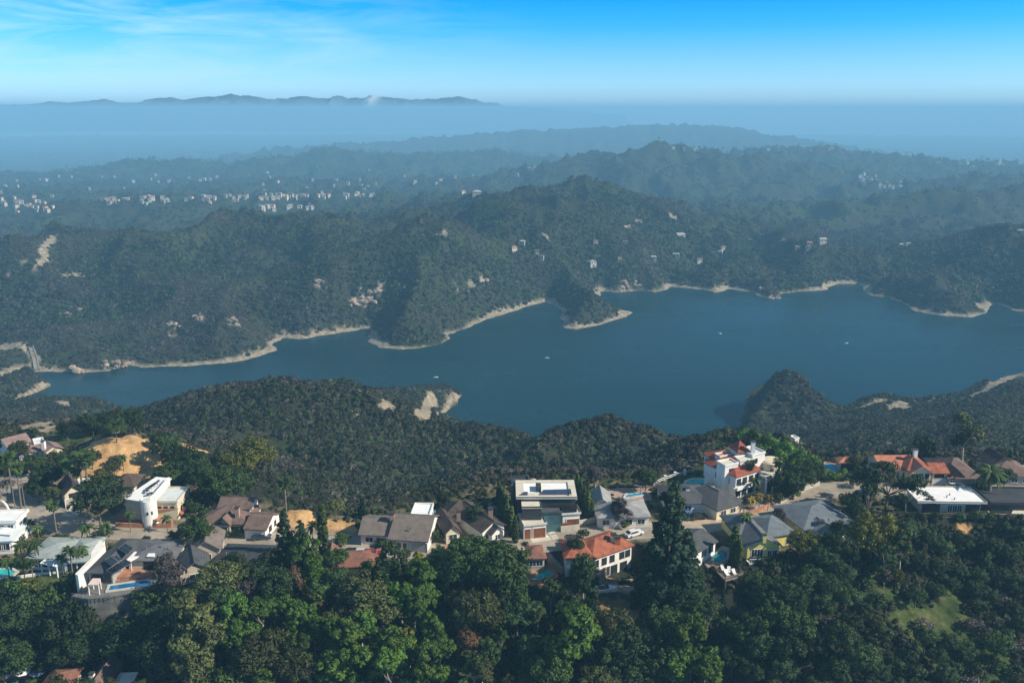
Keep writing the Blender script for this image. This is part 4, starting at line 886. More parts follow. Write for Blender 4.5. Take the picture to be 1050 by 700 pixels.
# ---- brown hip house
h = House('brown_hip_house', 'brown shingled house with a white garage wing beside the small dirt pile', 'house', 240, 546)
h.blk((222,521),(258,522), 6, Z+4.2, 1.6, 'gable', wm=WHITE, rm=R_BROWN).wins('r', (.5,), 2.8)
h.blk((201,536),(254,537.5), 10.5, Z+2.9, 2.0, 'hip', wm=BEIGE, rm=R_BROWN).wins('f', (.12,.3,.75), .8, 1.6, 1.3); h.chim(243, 520, Z+6, 2.6, .9, surf('chimney_tan', (.40,.28,.22), .9, .1, 2))
h.blk((221,537),(236,538.5), 4, Z+2.85, 1.7, 'gable', 'y', wm=CREAM, rm=R_BROWN).win('f', .5, .8, 1.3); h.door('l', .5)
h.blk((249,542),(273,543.5), 9, Z+2.7, 1.8, 'gable', wm=WHITE, rm=R_BROWN).door('f', .38, 3.8, 2.1, TRIM, 'garage_door'); h.win('r', .35, .9, 1.4, 1.2, fm=DARKT); h.win('r', .7, .9, .9, 1.2, fm=DARKT)
# ---- taupe house
h = House('taupe_roof_house', 'house with two wide taupe roofs and a white flat roofed block behind', 'house', 405, 557)
h.blk((421,529),(441,529.5), 6, Z+5.4, style='flat', wm=WHITE, rm=R_WHITE, par=.22, ov=.15).wins('r', (.3,.7), 3.4)
h.blk((367,548),(400,549), 10, Z+2.8, 2.0, 'gable', wm=WHITE, rm=R_TAUPE).wins('f', (.3,.7), .8, 1.6)
h.blk((397,552.5),(439,555.5), 13.5, Z+2.9, 3.0, 'gable', wm=WHITE, rm=R_TAUPE).wins('f', (.2,.45), .8, 1.6); h.door('f', .75, 4.2, 2.1, surf('garage_grey', (.42,.43,.46), .7, .05, 1), 'garage_door'); h.wins('r', (.3,.65), 1.0); h.chim(402, 526, Z+6.3, 2.6, 1.0, surf('chimney_tan', (.40,.28,.22), .9, .1, 2)); h.vents([(421,540)], Z+5)
h.slab('side_awning', [(443,524),(447,522),(446,531),(442,534)], Z+2.8, .15, surf('awning_blue', (.10,.22,.27), .8, .1, 1))
# ---- dark brown pair
h = House('brown_courtyard_house', 'dark brown roofed house round a leafy court, with white gabled entrance', 'house', 488, 552)
h.blk((455,529),(482,529.5), 8, Z+3.0, 2.0, 'hip', wm=BEIGE, rm=R_DKBROWN).wins('f', (.6,.85), .9); h.chim(470, 524, Z+5.6, 2.4, .8, surf('chimney_tan', (.40,.28,.22), .9, .1, 2))
h.blk((456,548),(474,545), 10, Z+2.7, 1.9, 'gable', 'y', wm=CREAM, rm=R_DKBROWN).win('f', .5, .9, 1.8, 1.3)
h.blk((494,546),(520,538), 13, Z+3.0, 1.9, 'gable', 'y', wm=WHITE, rm=R_DKBROWN).wins('f', (.25,.75), .8, 1.3); h.door('f', .5); h.chim(503, 521, Z+6.4, 2.8, 1.0, surf('chimney_tan', (.40,.28,.22), .9, .1, 2)); h.win('r', .2, 1)
h.blk((504,548.5),(519,543.5), 4, Z+2.6, 1.4, 'gable', 'y', wm=WHITE, rm=R_DGREY).win('f', .5, .8)
h.slab('paved_court', [(468,522),(480,516),(496,515),(497,519),(480,523)], Z+.3, .6, TERR)
# ---- the modern house
h = House('modern_house', 'large modern charcoal house with flat cream edged roofs and wooden garage doors', 'house', 565, 547)
h.blk((526,501),(546,500), 6.5, Z+6.6, style='flat', wm=CHAR, rm=R_BLACK, par=.45, ov=.2); h.slab('roof_edge', [(543,500),(545.5,491),(549.5,490.5),(547.5,500)], Z+7.3, .3, R_CREAM)
h.solar([(524,497.5),(526.5,494.5),(531,494.5),(530,497.5)], Z+7.3); h.solar([(532,497.5),(533,493.5),(541,493),(542.5,497.5)], Z+7.3)
h.blk((529,511.5),(592,511.3), 9.6, Z+7.2, style='flat', wm=CHAR, rm=R_WHITE, par=.01, ov=.4).wins('f', (.72,.9), 3.9, 3.2, 1.6, fm=DARKT, pm=PANE, bars=2)
pb = MB(); w, d = h.w, h.d
for q in ((0, w, 0, 2.2), (0, w, d-1.2, d), (0, 1.9, 2.2, d-1.2), (w-1.7, w, 2.2, d-1.2)): h.bx(pb, *q, Z+7.43, Z+7.72)
h.part('roof_border', pb, R_CREAM, h.roof)
h.solar([(553.5,506.5),(557,502),(583,501.2),(583.5,506.3)], Z+7.95, BLUEPV); h.solar([(533,507),(537,504),(541,504),(541,507)], Z+7.9, BLUEPV); h.solar([(583.6,506.3),(583.2,501),(585,501),(586,506.3)], Z+8.1)
mb = MB(); h.bx(mb, 4.7, 5.9, 3.2, 6.2, Z+7.43, Z+8.5); h.part('skylight', mb, DARKT)
h.blk((535,521.5),(556,521.2), 4.2, Z+6.3, style='flat', wm=CHAR, rm=R_CREAM, par=.01, ov=.15)
h.blk((537,540.0),(561,537.6), 6.0, Z+3.2, style='flat', wm=WHITE, rm=R_CREAM, par=.01, ov=.3).door('f', .18, 1.9, 2.3, WOODD, 'garage_door'); h.door('f', .66, 3.3, 2.3, WOODD, 'garage_door')
h.blk((553,527),(577,526), 5, Z+4.6, style='flat', wm=GLASST, rm=R_DGREY, par=.01, ov=.2)
h.blk((566,517.8),(574.5,517.6), 2.2, Z+5.4, style='flat', wm=CHAR, rm=R_CREAM, par=.01, ov=.25).win('f', .5, .6, .9, 4.0, fm=METAL, pm=glassm('entry_glass', (.20,.34,.38)))
h.blk((576,528.3),(596,527.0), 4.0, Z+3.3, style='flat', wm=WHITE, rm=R_CREAM, par=.01, ov=.3).door('f', .6, 2.9, 2.0, WOODD, 'wood_screen')
for pts, m in (([(575,541.5),(594,539.5)], WOODD), ([(575,545),(594,542.8)], CONC), ([(594.5,538.5),(610,535.5)], CONC)):
    a, b = [Vector(PZ(*p, Z)) - h.o for p in pts]; n = (b-a).cross(Vector((0,0,1))).normalized()*.15; mb = MB(); mb.prism([(a+n)[:2],(b+n)[:2],(b-n)[:2],(a-n)[:2]], -.3, 1.3); h.part('garden_wall', mb, m)
# ---- light grey roof house behind the bare tree, its pool
h = House('light_grey_house', 'light grey roofed house behind the leafless tree, with pool patio at its back', 'house', 640, 533)
h.blk((612,531),(668,529.5), 9.5, Z+2.8, 1.6, 'hip', wm=WHITE, rm=R_LGREY).wins('f', (.15,.6,.85), .8, 1.6)
h.blk((607,519),(629,519), 8, Z+2.9, 1.9, 'gable', 'y', wm=WHITE, rm=R_LGREY).win('f', .5, .9)
h.slab('patio', [(618,505),(632,500),(668,500),(668,513),(640,514)], Z+.15, .8, surf('patio_pink', (.42,.30,.25), .9, .15, 1)); h.slab('patio_roof', [(649,497),(655,493.5),(663,496),(657,499)], Z+2.5, .15, R_TAUPE)
for a, b in [(650,497.2),(657,498.6),(662,496)]: h.post(a, b, Z, Z+2.4, .1, TIMBER)
pool('long light blue pool on the pink patio behind the light grey roof', [(640,510.5),(643,507),(660,505),(664,506.5)], Z+.3, P_AZURE)
# ---- dark hip house left of the mansion
h = House('dark_hip_house', 'dark grey hip roofed house with tan driveway, in front of the white hilltop mansion', 'house', 722, 527)
h.blk((683,517),(734,515.5), 11.5, Z+2.7, 1.9, 'hip', wm=CREAM, rm=R_DGREY).wins('f', (.2,.45), .8, 1.5); h.door('f', .75, 4.2, 2.1, WHITE, 'garage_door')
h.blk((735,523.5),(766,514.5), 13, Z+2.8, 2.1, 'hip', 'y', wm=CREAM, rm=R_DGREY).wins('f', (.25,.6), .8, 1.6); h.wins('r', (.3,.7), .8); h.chim(730, 496, Z+5.0, 1.5, 1.1, WHITE); h.chim(705, 500, Z+4.7, 1.2, .8, WHITE)
pool('round ended turquoise pool on the lawn behind the dark hip roof', [(703,497),(705,493.5),(711,491.5),(720,491.5),(724,494),(722,499)], Z+.1, P_TURQ, CONC, .9)
h = House('garden_balustrade', 'white balustrade with pillars along the far side of the lawn by the mansion', 'fence', 690, 494)
pp = [Vector(PZ(a,b,Z)) - h.o for a, b in [(671,497),(682,492.5),(692,489),(702,486.5),(712,484.5)]]; rl = MB()
for dz in (.45, .95): rl.tube([p + Vector((0,0,dz)) for p in pp], .09, 5)
h.part('rail', rl, TRIM)
for p in pp[:4]:
    mb = MB(); mb.box(p.x-.25,p.x+.25,p.y-.25,p.y+.25,-.4,1.3); mb.box(p.x-.34,p.x+.34,p.y-.34,p.y+.34,1.3,1.45); h.part('pillar', mb, TRIM)
# ---- white hilltop mansion
h = House('hilltop_mansion', 'big white mansion with stepped red tiled roofs and a round pale tower above the lake', 'house', 765, 505)
h.blk((735,474),(758,470.5), 7, Z+6.2, 1.4, 'hip', 'x', wm=WHITE, rm=R_RED, zb=Z-3).wins('l', (.2,.5,.8), 3.8, .9, 1.3, fm=DARKT); h.wins('f', (.2,.6), 3.5, 1)
h.blk((741,483),(758,480), 8, Z+6.1, 1.6, 'hip', 'y', wm=WHITE, rm=R_RED, zb=Z-3).wins('l', (.3,.7), 3.6, .9, 1.3, fm=DARKT)
h.blk((755,489),(783,480.5), 11.5, Z+6.4, 2.5, 'hip', wm=WHITE, rm=R_RED, zb=Z-3).wins('f', (.12,.36,.62,.86), 3.8, 1.3, 1.5, fm=DARKT); h.wins('f', (.12,.36,.62,.86), .9, 1.5, 1.7, fm=DARKT); h.wins('l', (.25,.6), 3.6, .9, 1.3, fm=DARKT)
mb = MB(); h.bx(mb, -.3, h.w+.3, -.9, .45, Z+3.1, Z+3.35); bl = h.part('balcony', mb, WHITE); mb = MB(); h.bx(mb, -.3, h.w+.3, -.9, -.72, Z+3.36, Z+4.2); h.part('balustrade', mb, WHITE, bl)
h.blk((743.5,479),(757.5,476), 3.4, Z+8.2, style='flat', wm=WHITE, rm=R_CREAM, par=.2, ov=.1); h.win('f', .5, 6.6, 1.2, .8, fm=DARKT)
h.blk((759,473.8),(774,471.8), 3, Z+8.4, style='flat', wm=WHITE, rm=R_CREAM, par=.2, ov=.1); h.win('f', .6, 6.8, 1, .8, fm=DARKT)
h.blk((738,469.5),(754,466.5), 2.2, Z+8.0, style='flat', wm=WHITE, rm=R_TILE2, par=.15, ov=.1)
h.blk((756.5,464),(770,462.5), 5, Z+9.6, 2.2, 'hip', wm=WHITE, rm=R_RED).wins('f', (.3,.7), 7.6, .8, 1.1, fm=DARKT); h.chim(772.5, 452.5, Z+12.4, 4, .9, WHITE)
h.blk((771.5,468),(785,464.8), 5, Z+9.0, style='flat', wm=WHITE, rm=R_PALE, par=.2, ov=.1).win('f', .3, 7.0, .9, 1.1, fm=DARKT)
x, y, _ = PZ(791, 469, Z+7.6); mb = MB(); mb.lathe([(2.6,-3),(2.6,6.4),(2.75,6.5),(2.75,6.75),(2.3,7.15),(1.2,7.45),(.05,7.55)], 30, (x-h.o.x, y-h.o.y)); tw = h.part('round_tower', mb, CREAM)
for a in (-20, -60, -100):
    mb = MB(); an = math.radians(a); c = (x-h.o.x+2.6*math.cos(an), y-h.o.y+2.6*math.sin(an)); mb.box(c[0]-.4, c[0]+.4, c[1]-.25, c[1]+.25, 3.6, 5.6); h.part('tower_window', mb, PANE, tw)
FOOT.append((x, y, 3.4))
h.blk((785,491),(801,486), 7, Z+4.6, style='flat', wm=WHITE, rm=R_CREAM, par=.25, ov=.9).wins('f', (.3,.7), .5, 2, 2.4, fm=DARKT)
for a, b in [(786,491),(793,489),(800,486.4)]: h.post(a, b, Z-1, Z+4.55, .28)
# ---- houses below the road on the near side
h = House('red_brown_house', 'red brown roofed house half hidden by trees below the two parked cars', 'house', 360, 588, Z-2.5)
h.blk((331,582),(389,580), 8, Z+.6, 1.5, 'hip', wm=GREYW, rm=R_REDBR, zb=Z-6).wins('f', (.15,.4,.65,.88), .9, 1.4); h.blk((329,577),(348,576), 6, Z+.9, 1.7, 'gable', 'y', wm=GREYW, rm=R_REDBR, zb=Z-6)
h = House('red_tile_villa', 'white two storey villa under a broad red tiled roof below the modern house', 'house', 620, 590, Z-4)
h.blk((578,573),(612,572.5), 9, Z+.9, 1.9, 'hip', wm=WHITE, rm=R_TILE, zb=Z-8).wins('f', (.3,.7), 2.3, 1.4)
h.blk((607,573.5),(651,558.5), 8.5, Z+.9, 2.0, 'hip', wm=WHITE, rm=R_TILE, zb=Z-8).wins('f', (.1,.3,.5,.75,.9), 2.4, 1.2, 1.5, fm=DARKT); h.wins('f', (.2,.55,.8), -.6, 1.8, 2, fm=DARKT); h.door('f', .4, 1.0, 2.1, DARKT, z=-.6)
h.chim(585, 551.5, Z+3.0, 1.6, 1.5, R_TILE2); h.chim(629, 547.5, Z+3.6, 1.8, 1.1, CREAM); h.chim(633, 550, Z+3.2, 1.6, 1.2, R_TILE2)
h = House('tile_pool_house', 'small red tiled pool house above the bright turquoise pool', 'house', 552, 578, Z-3)
h.blk((539,573),(561,572), 6.5, Z-.1, 1.0, 'hip', wm=BEIGE, rm=R_REDBR, zb=Z-7).wins('f', (.3,.7), .9, 1.4)
h = House('orange_terrace', 'orange tiled terrace round the bright turquoise pool below the small red roof', 'terrace', 556, 592, Z-3.4)
h.slab('paving', [(541,592),(548,580),(566,578),(573,590),(560,599),(545,599)], Z-3.4, 4, TERR)
pool('bright turquoise pool on the orange tiled terrace', [(544,593.5),(551,588),(560,584),(566,584.5),(566.5,590),(557,595)], Z-3.3, P_TURQ, TERR, .5)
h = House('driveway_wall', 'grey wall slanting down beside the turquoise pool to the red tiled villa', 'wall', 572, 580, Z-3)
a, b = Vector(PZ(561,564,Z)) - h.o, Vector(PZ(577,585,Z-3)) - h.o; n = (b-a).cross(Vector((0,0,1))).normalized()*.2; mb = MB(); mb.prism([(a+n)[:2],(b+n)[:2],(b-n)[:2],(a-n)[:2]], -3, [3.2, .6, .6, 3.2]); h.part('wall', mb, CONC2)
h = House('dark_gable_house', 'dark grey gabled house beside the teal pool above the timber sun deck', 'house', 722, 567, Z-.5)
h.blk((711,569),(737,554.5), 8.5, Z+2.2, 1.5, 'gable', wm=WHITE, rm=R_DGREY, zb=Z-4).wins('f', (.5,.8), .6, 1.5, 1.5, fm=DARKT); h.wins('r', (.3,.7), .7, 1.3)
h.slab('terrace', [(722,577),(740,559),(748,561),(748,572),(741,580),(726,581)], Z-1.3, 3, surf('patio_pink', (.42,.30,.25), .9, .15, 1))
pool('teal kidney pool between the dark gabled house and the timber sun deck', [(727,575),(733,568),(741,564),(746,566),(745,573),(738,577)], Z-1.1, P_TEAL, CONC2, .4)
h = House('sun_deck', 'grey timber sun deck on tall posts jutting out below the teal pool', 'deck', 747, 590, Z-1.8)
dz = Z - 1.8; dk = [(730,581),(741,577),(752,578),(762.5,590),(744,595)]
h.slab('deck_boards', dk, dz, .25, DECKW)
for a, b in [(731,582),(744,594.5),(753,592.5),(762,590),(752,579)]: h.post(a, b, dz-8, dz-.2, .14, TIMBER, 'stilt')
rl = MB(); pp = [Vector(PZ(a,b,dz)) - h.o for a, b in [(730,581),(744,595),(762.5,590),(752,578)]]
for q in (.35, .65, .98): rl.tube([p + Vector((0,0,q)) for p in pp], .05, 5)
for a, b in zip(pp[:-1], pp[1:]):
    for k in np.linspace(0, 1, 6): p = a.lerp(b, k); rl.tube([p, p + Vector((0,0,1))], .045, 4)
h.part('railing', rl, TIMBER)
for a, b in [(741,584),(747,586),(753,588.5),(745,589)]:
    p = Vector(PZ(a,b,dz)); l = empty('sun_lounger', p, random.uniform(-.3,.3), label='white sun lounger standing on the grey timber deck', cat='lounger', group='sun loungers on the timber deck')
    mb = MB(); mb.box(-.35,.35,-.9,.35,.28,.4); mb.build('seat', TRIM, l); mb = MB(); mb.prism([(-.35,.36),(.35,.36),(.35,.95),(-.35,.95)], .28, [.4,.4,.85,.85]); mb.build('backrest', TRIM, l)
    for sx in (-.3,.3):
        for sy in (-.8,.6): mb = MB(); mb.box(sx-.03,sx+.03,sy-.03,sy+.03,0,.28); mb.build('leg', METAL, l)
h = House('yellow_house', 'bright yellow gabled house with grey roofs and a small white balcony', 'house', 784, 568, Z-.5)
h.blk((786,551),(818,546), 10, Z+3.0, 1.9, 'hip', wm=YELLOW, rm=R_BLUEG, zb=Z-2).wins('f', (.8,), .8)
h.blk((757,548),(787,545), 10, Z+2.9, 2.0, 'hip', wm=YELLOW, rm=R_GREY)
h.blk((765,562.5),(803,560), 12.5, Z+2.3, 2.3, 'gable', 'y', wm=YELLOW, rm=R_GREY, zb=Z-5, ov=.6).wins('f', (.22,.4), .5, 1.2, 1.7, fm=TRIM); h.wins('f', (.72,.86), .5, 1.1, 1.2, fm=TRIM); h.chim(784, 548, Z+5.4, 1.8, .7, YELLOW)
mb = MB(); h.bx(mb, .4, 3.9, -1.3, .55, Z-.75, Z-.55); bl = h.part('balcony', mb, TRIM); mb = MB()
for u in np.linspace(.45, 3.85, 8): h.bx(mb, u-.03, u+.03, -1.28, -1.2, Z-.54, Z+.4)
h.bx(mb, .4, 3.9, -1.3, -1.2, Z+.4, Z+.48); h.part('railing', mb, TRIM, bl)
h.slab('terrace', [(766,574),(800,566),(830,566),(832,572),(790,577)], Z-2.2, 3, CONC)
h = House('blue_grey_house', 'blue grey hip roofed house inside the street bend, right of the yellow house', 'house', 855, 543)
h.blk((824,543),(878,535), 13, Z+2.3, 2.2, 'hip', wm=GREYW, rm=R_BLUEG, zb=Z-3).wins('f', (.3,.6,.85), .5, 1.5); h.chim(842, 534, Z+3.6, 1, 1.2, METAL); h.vents([(846,535),(850,531)], Z+4.4)
h.blk((846,553),(872,547), 7, Z+1.9, 1.6, 'gable', 'y', wm=WHITE, rm=R_BLUEG, zb=Z-4).win('f', .5, .4, 1.8)
# ---- right end
h = House('tiled_cabana', 'long salmon tiled pool cabana behind the blue pool at the street bend', 'cabana', 868, 478)
h.blk((860,474.5),(881,475), 4, Z+2.6, 1.0, 'hip', wm=BEIGE, rm=R_TILE2).wins('f', (.3,.7), .4, 1.6, 1.8, fm=DARKT)
pool('bright blue pool with terracotta edge above the street bend', [(843,478.5),(847,474.5),(858,477),(868,481),(866,485),(858,485)], Z+.2, P_AZURE, TERR, .8)
h = House('cream_tile_house', 'cream two storey house with salmon tiled roofs and white garage door', 'house', 945, 497)
h.blk((903,481.5),(938,481.5), 10, Z+4.0, 2.0, 'gable', wm=CREAM, rm=R_TILE2).wins('f', (.2,.5,.8), 1.7, 1.1, 1.2, fm=DARKT)
h.blk((930,482),(957,482), 9.5, Z+4.6, 2.0, 'hip', wm=CREAM, rm=R_TILE)
h.blk((933,485.5),(958,485.5), 8, Z+4.2, 2.1, 'gable', 'y', wm=CREAM, rm=R_TILE2).wins('f', (.18,.5,.8), 2.7, .8, 1.2, fm=DARKT, bars=0); h.wins('f', (.3,.7), .5, 1.6, 1.5, fm=DARKT)
bc = MB(); h.bx(bc, 1.0, 5.5, -.8, h.v0, Z+2.1, Z+2.25); b_ = h.part('balcony', bc, DARKT); rl = MB()
for u in np.linspace(1.05, 5.45, 10): h.bx(rl, u-.03, u+.03, -.78, -.72, Z+2.26, Z+3.1)
h.part('railing', rl, DARKT, b_)
h.blk((956,485),(974.5,485), 7, Z+3.9, 1.4, 'gable', wm=CREAM, rm=R_TILE).win('f', .45, 2.5, 2.2, 1.0, fm=DARKT); h.door('f', .5, 3.4, 2.0, TRIM, 'garage_door'); h.chim(939, 460.5, Z+8.4, 3, .9, WHITE)
h = House('brown_gable_house', 'weathered brown roofed house with small front dormer, right of the cream house', 'house', 988, 498)
h.blk((971,490.5),(1010,490.5), 14, Z+2.7, 2.9, 'hip', wm=GREYW, rm=R_BROWN).door('f', .55, 4.4, 2.1, GREYW, 'garage_door'); h.win('f', .15, .8)
h.blk((974,489),(990,489), 5, Z+3.0, 1.9, 'gable', 'y', wm=BRICK, rm=R_DKBROWN).win('f', .5, .9, 1.5)
h = House('brown_hip_roof_house', 'brown hip roofed house by the green lawn at the right edge', 'house', 1040, 492)
h.blk((1020,488),(1064,488.5), 11, Z+2.7, 2.2, 'hip', wm=GREYW, rm=R_BROWN).wins('f', (.2,.5,.8), .8, 1.6); h.blk((1018,477),(1042,476), 7, Z+3.6, 2.2, 'gable', 'y', wm=BEIGE, rm=R_DKBROWN)
pool('small turquoise pool at the right edge behind the brown hip roof', [(1046,483),(1047,478),(1058,478),(1058,483)], Z+.2, P_TURQ)
h = House('white_roof_house', 'long house with bright white flat roof on posts over the slope', 'house', 975, 526, Z-.5)
h.blk((941,515.5),(1012.5,516.5), 9, Z+2.6, style='flat', wm=BEIGE, rm=R_WHITE, par=.01, ov=1.0, thick=.2, zb=Z-1.2).wins('f', (.12,.25), .3, 2.2, 2.0, fm=DARKT); h.wins('f', (.5,.58,.66), .5, 1.0, 1.7, fm=TRIM); h.wins('f', (.82,.93), .3, 1.6, 2.0, fm=DARKT)
h.bx(mb := MB(), .2, h.w-.2, -.9, h.v0-.01, Z-.75, Z-.55); dk_ = h.part('deck', mb, TIMBER); rl = MB()
for u in np.linspace(.3, h.w-.3, 24): h.bx(rl, u-.03, u+.03, -.88, -.82, Z-.54, Z+.4)
h.bx(rl, .2, h.w-.2, -.9, -.8, Z+.4, Z+.48); h.part('railing', rl, TIMBER, dk_)
for u in np.linspace(.4, h.w-.4, 6): h.bx(mb := MB(), u-.12, u+.12, -.8, -.56, Z-7, Z-.76); h.part('stilt', mb, TIMBER)
h.vents([(971,508),(979,510),(974,505.5)], Z+3.3)
h = House('black_flat_house', 'dark flat roofed house with white carport at the right edge below the street', 'house', 1035, 535, Z-1)
h.blk((1016,517),(1075,518), 9.5, Z+1.8, style='flat', wm=DARKT, rm=R_BLACK, par=.3, ov=.4, zb=Z-5).wins('f', (.3,.6), .3, 2.4, 1.4, fm=DARKT); h.slab('carport_roof', [(1037,526),(1039,522.5),(1075,523.5),(1075,528)], Z+.2, .2, R_CREAM)
h.blk((1014,528),(1036,530), 6, Z-.6, style='flat', wm=BEIGE, rm=R_DGREY, par=.2, ov=.4, zb=Z-7).wins('f', (.3,.7), -1.8, 1.4)
# ---- houses at the foot of the slope
zl = 80.5
h = House('lower_brown_house', 'brown roofed house under the big oak at the bottom edge', 'house', 96, 706, zl)
h.blk((85,708),(107,708), 8.5, zl+2.6, 1.8, 'gable', 'y', wm=BEIGE, rm=R_BROWN).win('f', .5, .8); h.chim(94, 690, zl+4.4, 1.4, .8, WHITE)
h = House('low_maroon_house', 'low maroon roof beside the round pool at the bottom left edge', 'house', 54, 710, zl)
h.blk((34,712),(67,711), 8, zl+2.4, 1.6, 'hip', wm=BEIGE, rm=R_REDBR).wins('f', (.3,.7), .7)
h = House('white_shed', 'small white flat roofed shed at the bottom edge right of the brown roof', 'shed', 128, 706, zl)
h.blk((117,704),(136,703), 3.5, zl+2.2, style='flat', wm=WHITE, rm=R_WHITE, par=.15, ov=.15).win('f', .5, .8)
pool('dark blue round pool in the bottom left corner beside sun umbrellas', [(5,703),(8,697),(15,694.5),(23,695),(27,699),(24,705)], zl+.15, P_TEAL, TERR, 1.0)
CANV = surf('canvas_white', (.74,.74,.78), .9, .05, 1); CANVB = surf('canvas_blue', (.10,.14,.24), .9, .08, 1)
for px, py, m, lb in ((3,691,CANV,'pale lilac sun umbrella left of the dark round pool'), (23,687.5,CANV,'white sun umbrella behind the dark round pool'), (38,688,CANVB,'navy blue sun umbrella right of the white one by the round pool')):
    x, y, _ = PZ(px, py, zl+2.3); r = empty('sun_umbrella', (x, y, zl), label=lb, cat='umbrella')
    mb = MB(); mb.lathe([(1.5,2.1),(1.45,2.2),(.75,2.55),(.05,2.8)], 8); mb.build('canopy', m, r); mb = MB(); mb.tube([(0,0,-.3),(0,0,2.75)], .04, 6); mb.build('pole', METAL, r); mb = MB(); mb.lathe([(.3,-.1),(.3,.12),(.05,.16)], 10); mb.build('base', CONC2, r)
h = House('canyon_house', 'white house alone on the dark slope between the mansion and the knoll', 'house', 815, 457, 60)
x, y, z_ = hits([815],[456])[0]; h.root.location = (x, y, z_); h.o = Vector((x, y, z_)); h.z = z_
px_, py_, _f = PROJ(x, y, z_ + 3)
h.blk((px_-5,py_+7),(px_,py_+6), 2.5, z_+.7, style='flat', wm=WHITE, rm=R_WHITE, par=.2, ov=.1, zb=z_-3).wins('f', (.3,.7), -.3, .8, .7); h.blk((px_-1,py_+5),(px_+4,py_+4), 2.5, z_+1.3, style='flat', wm=WHITE, rm=R_WHITE, par=.2, ov=.1, zb=z_-3).win('f', .5, .1, .8, .8)
# ------------------------------------------------------------------ road, kerbs, drives
def ribbon(name, pts, off0, off1, z0, z1, m, **kw):
    P = np.array([p[:2] for p in pts]); Q = [P[0]]
    for i in range(len(P)-1):           # smooth the line
        p0, p1, p2, p3 = P[max(i-1,0)], P[i], P[i+1], P[min(i+2,len(P)-1)]
        for t in np.linspace(0,1,7)[1:]: Q.append(.5*((2*p1)+(-p0+p2)*t+(2*p0-5*p1+4*p2-p3)*t*t+(-p0+3*p1-3*p2+p3)*t**3))
    Q = np.array(Q); T = np.gradient(Q, axis=0); T /= np.linalg.norm(T, axis=1)[:,None]; Nn = np.stack([-T[:,1], T[:,0]], 1); n = len(Q); V = []
    for q, nn in zip(Q, Nn):
        a, b = q+nn*off0, q+nn*off1; V += [(a[0],a[1],z1),(b[0],b[1],z1),(a[0],a[1],z0),(b[0],b[1],z0)]
    F = []
    for i in range(n-1):
        k = 4*i; F += [(k,k+4,k+5,k+1),(k+2,k+6,k+4,k),(k+1,k+5,k+7,k+3)]
    mb = MB(); mb.mesh(V, F); return mb.build(name, m, **kw)
ribbon('road', ROAD, -3.6, 3.6, Z-.1, Z+.03, ASPH, kind='structure')
ribbon('kerb', ROAD, 3.6, 3.9, Z-.1, Z+.15, KERB, kind='structure'); ribbon('kerb', ROAD, -3.9, -3.6, Z-.1, Z+.15, KERB, kind='structure')
ribbon('side_road', [PZ(a,b,Z) for a,b in [(30,516),(22,509),(25,501),(38,495),(30,488),(8,486)]], -3, 3, Z-.1, Z+.036, ASPH, kind='structure')
ribbon('side_road', [PZ(a,b,Z) for a,b in [(-30,498),(0,503),(22,506),(40,513),(52,522)]], -2.4, 2.4, Z-.1, Z+.041, CONC2, kind='structure')
def drive(pts, m, z=Z+.05):
    mb = MB(); mb.prism([PZ(a,b,z)[:2] for a,b in pts], z-.12, z); return mb.build('driveway', m, kind='structure')
drive([(541,547.5),(558,544.5),(566,553),(546,556)], R_CREAM); drive([(562,546),(568,544),(573,551),(567,553)], CONC); drive([(697,524),(716,521),(745,533),(722,537),(700,538)], surf('drive_tan', (.50,.37,.25), .9, .12, .8), Z+.055)
drive([(958,496.5),(972,496.5),(978,500),(956,500)], TERR); drive([(974,496.5),(979,496),(986,500),(979,500.5)], TERR, Z+.06); drive([(248,546),(263,546),(262,552),(240,551)], CONC, Z+.055); drive([(408,561),(418,555),(421,557),(414,562)], CONC, Z+.06)
drive([(640,547),(652,541),(667,540),(662,547)], CONC2); drive([(62,528),(74,519),(86,520),(78,530)], CONC, Z+.057); drive([(455,566),(458,556),(463,554),(462,560),(468,566)], TERR, Z+.058); drive([(505,563),(504,549),(507,549),(511,562)], TERR, Z+.062)
# low street walls
def lowwall(name, label, pts, z, hh, m, t=.15):
    P = [Vector(PZ(a,b,z)) for a,b in pts]; c = sum(P, Vector())/len(P); r = MB()
    for a, b in zip(P[:-1], P[1:]):
        a, b = a-c, b-c; n = (b-a).cross(Vector((0,0,1))).normalized()*t; r.prism([(a+n)[:2],(b+n)[:2],(b-n)[:2],(a-n)[:2]], -.6, hh)
    o = r.build(name, m, label=label, cat='wall'); o.location = c; return o
lowwall('street_wall', 'pale curved wall along the upper side of the street beside the mansion', [(800,516),(812,510),(826,502),(840,497)], Z, 1.0, CONC); lowwall('street_wall', 'terracotta wall along the street below the mansion palms', [(757,529),(768,527),(780,524),(789,519)], Z, .9, TERR)
lowwall('street_wall', 'low cream wall below the slope at the right hand street, before the cream house', [(900,497),(920,496),(940,496.5)], Z, .7, CREAM)
lowwall('gate_wall', 'white gate wall beside the street in front of the taupe roof house', [(384,557),(388,550),(390,557.5),(396,558)], Z, 1.2, WHITE, .2); lowwall('mound_wall', 'pale low wall along the top edge of the orange dirt mound', [(82,463),(95,458),(108,452),(122,446)], Z+3, 1.3, CONC2, .3)
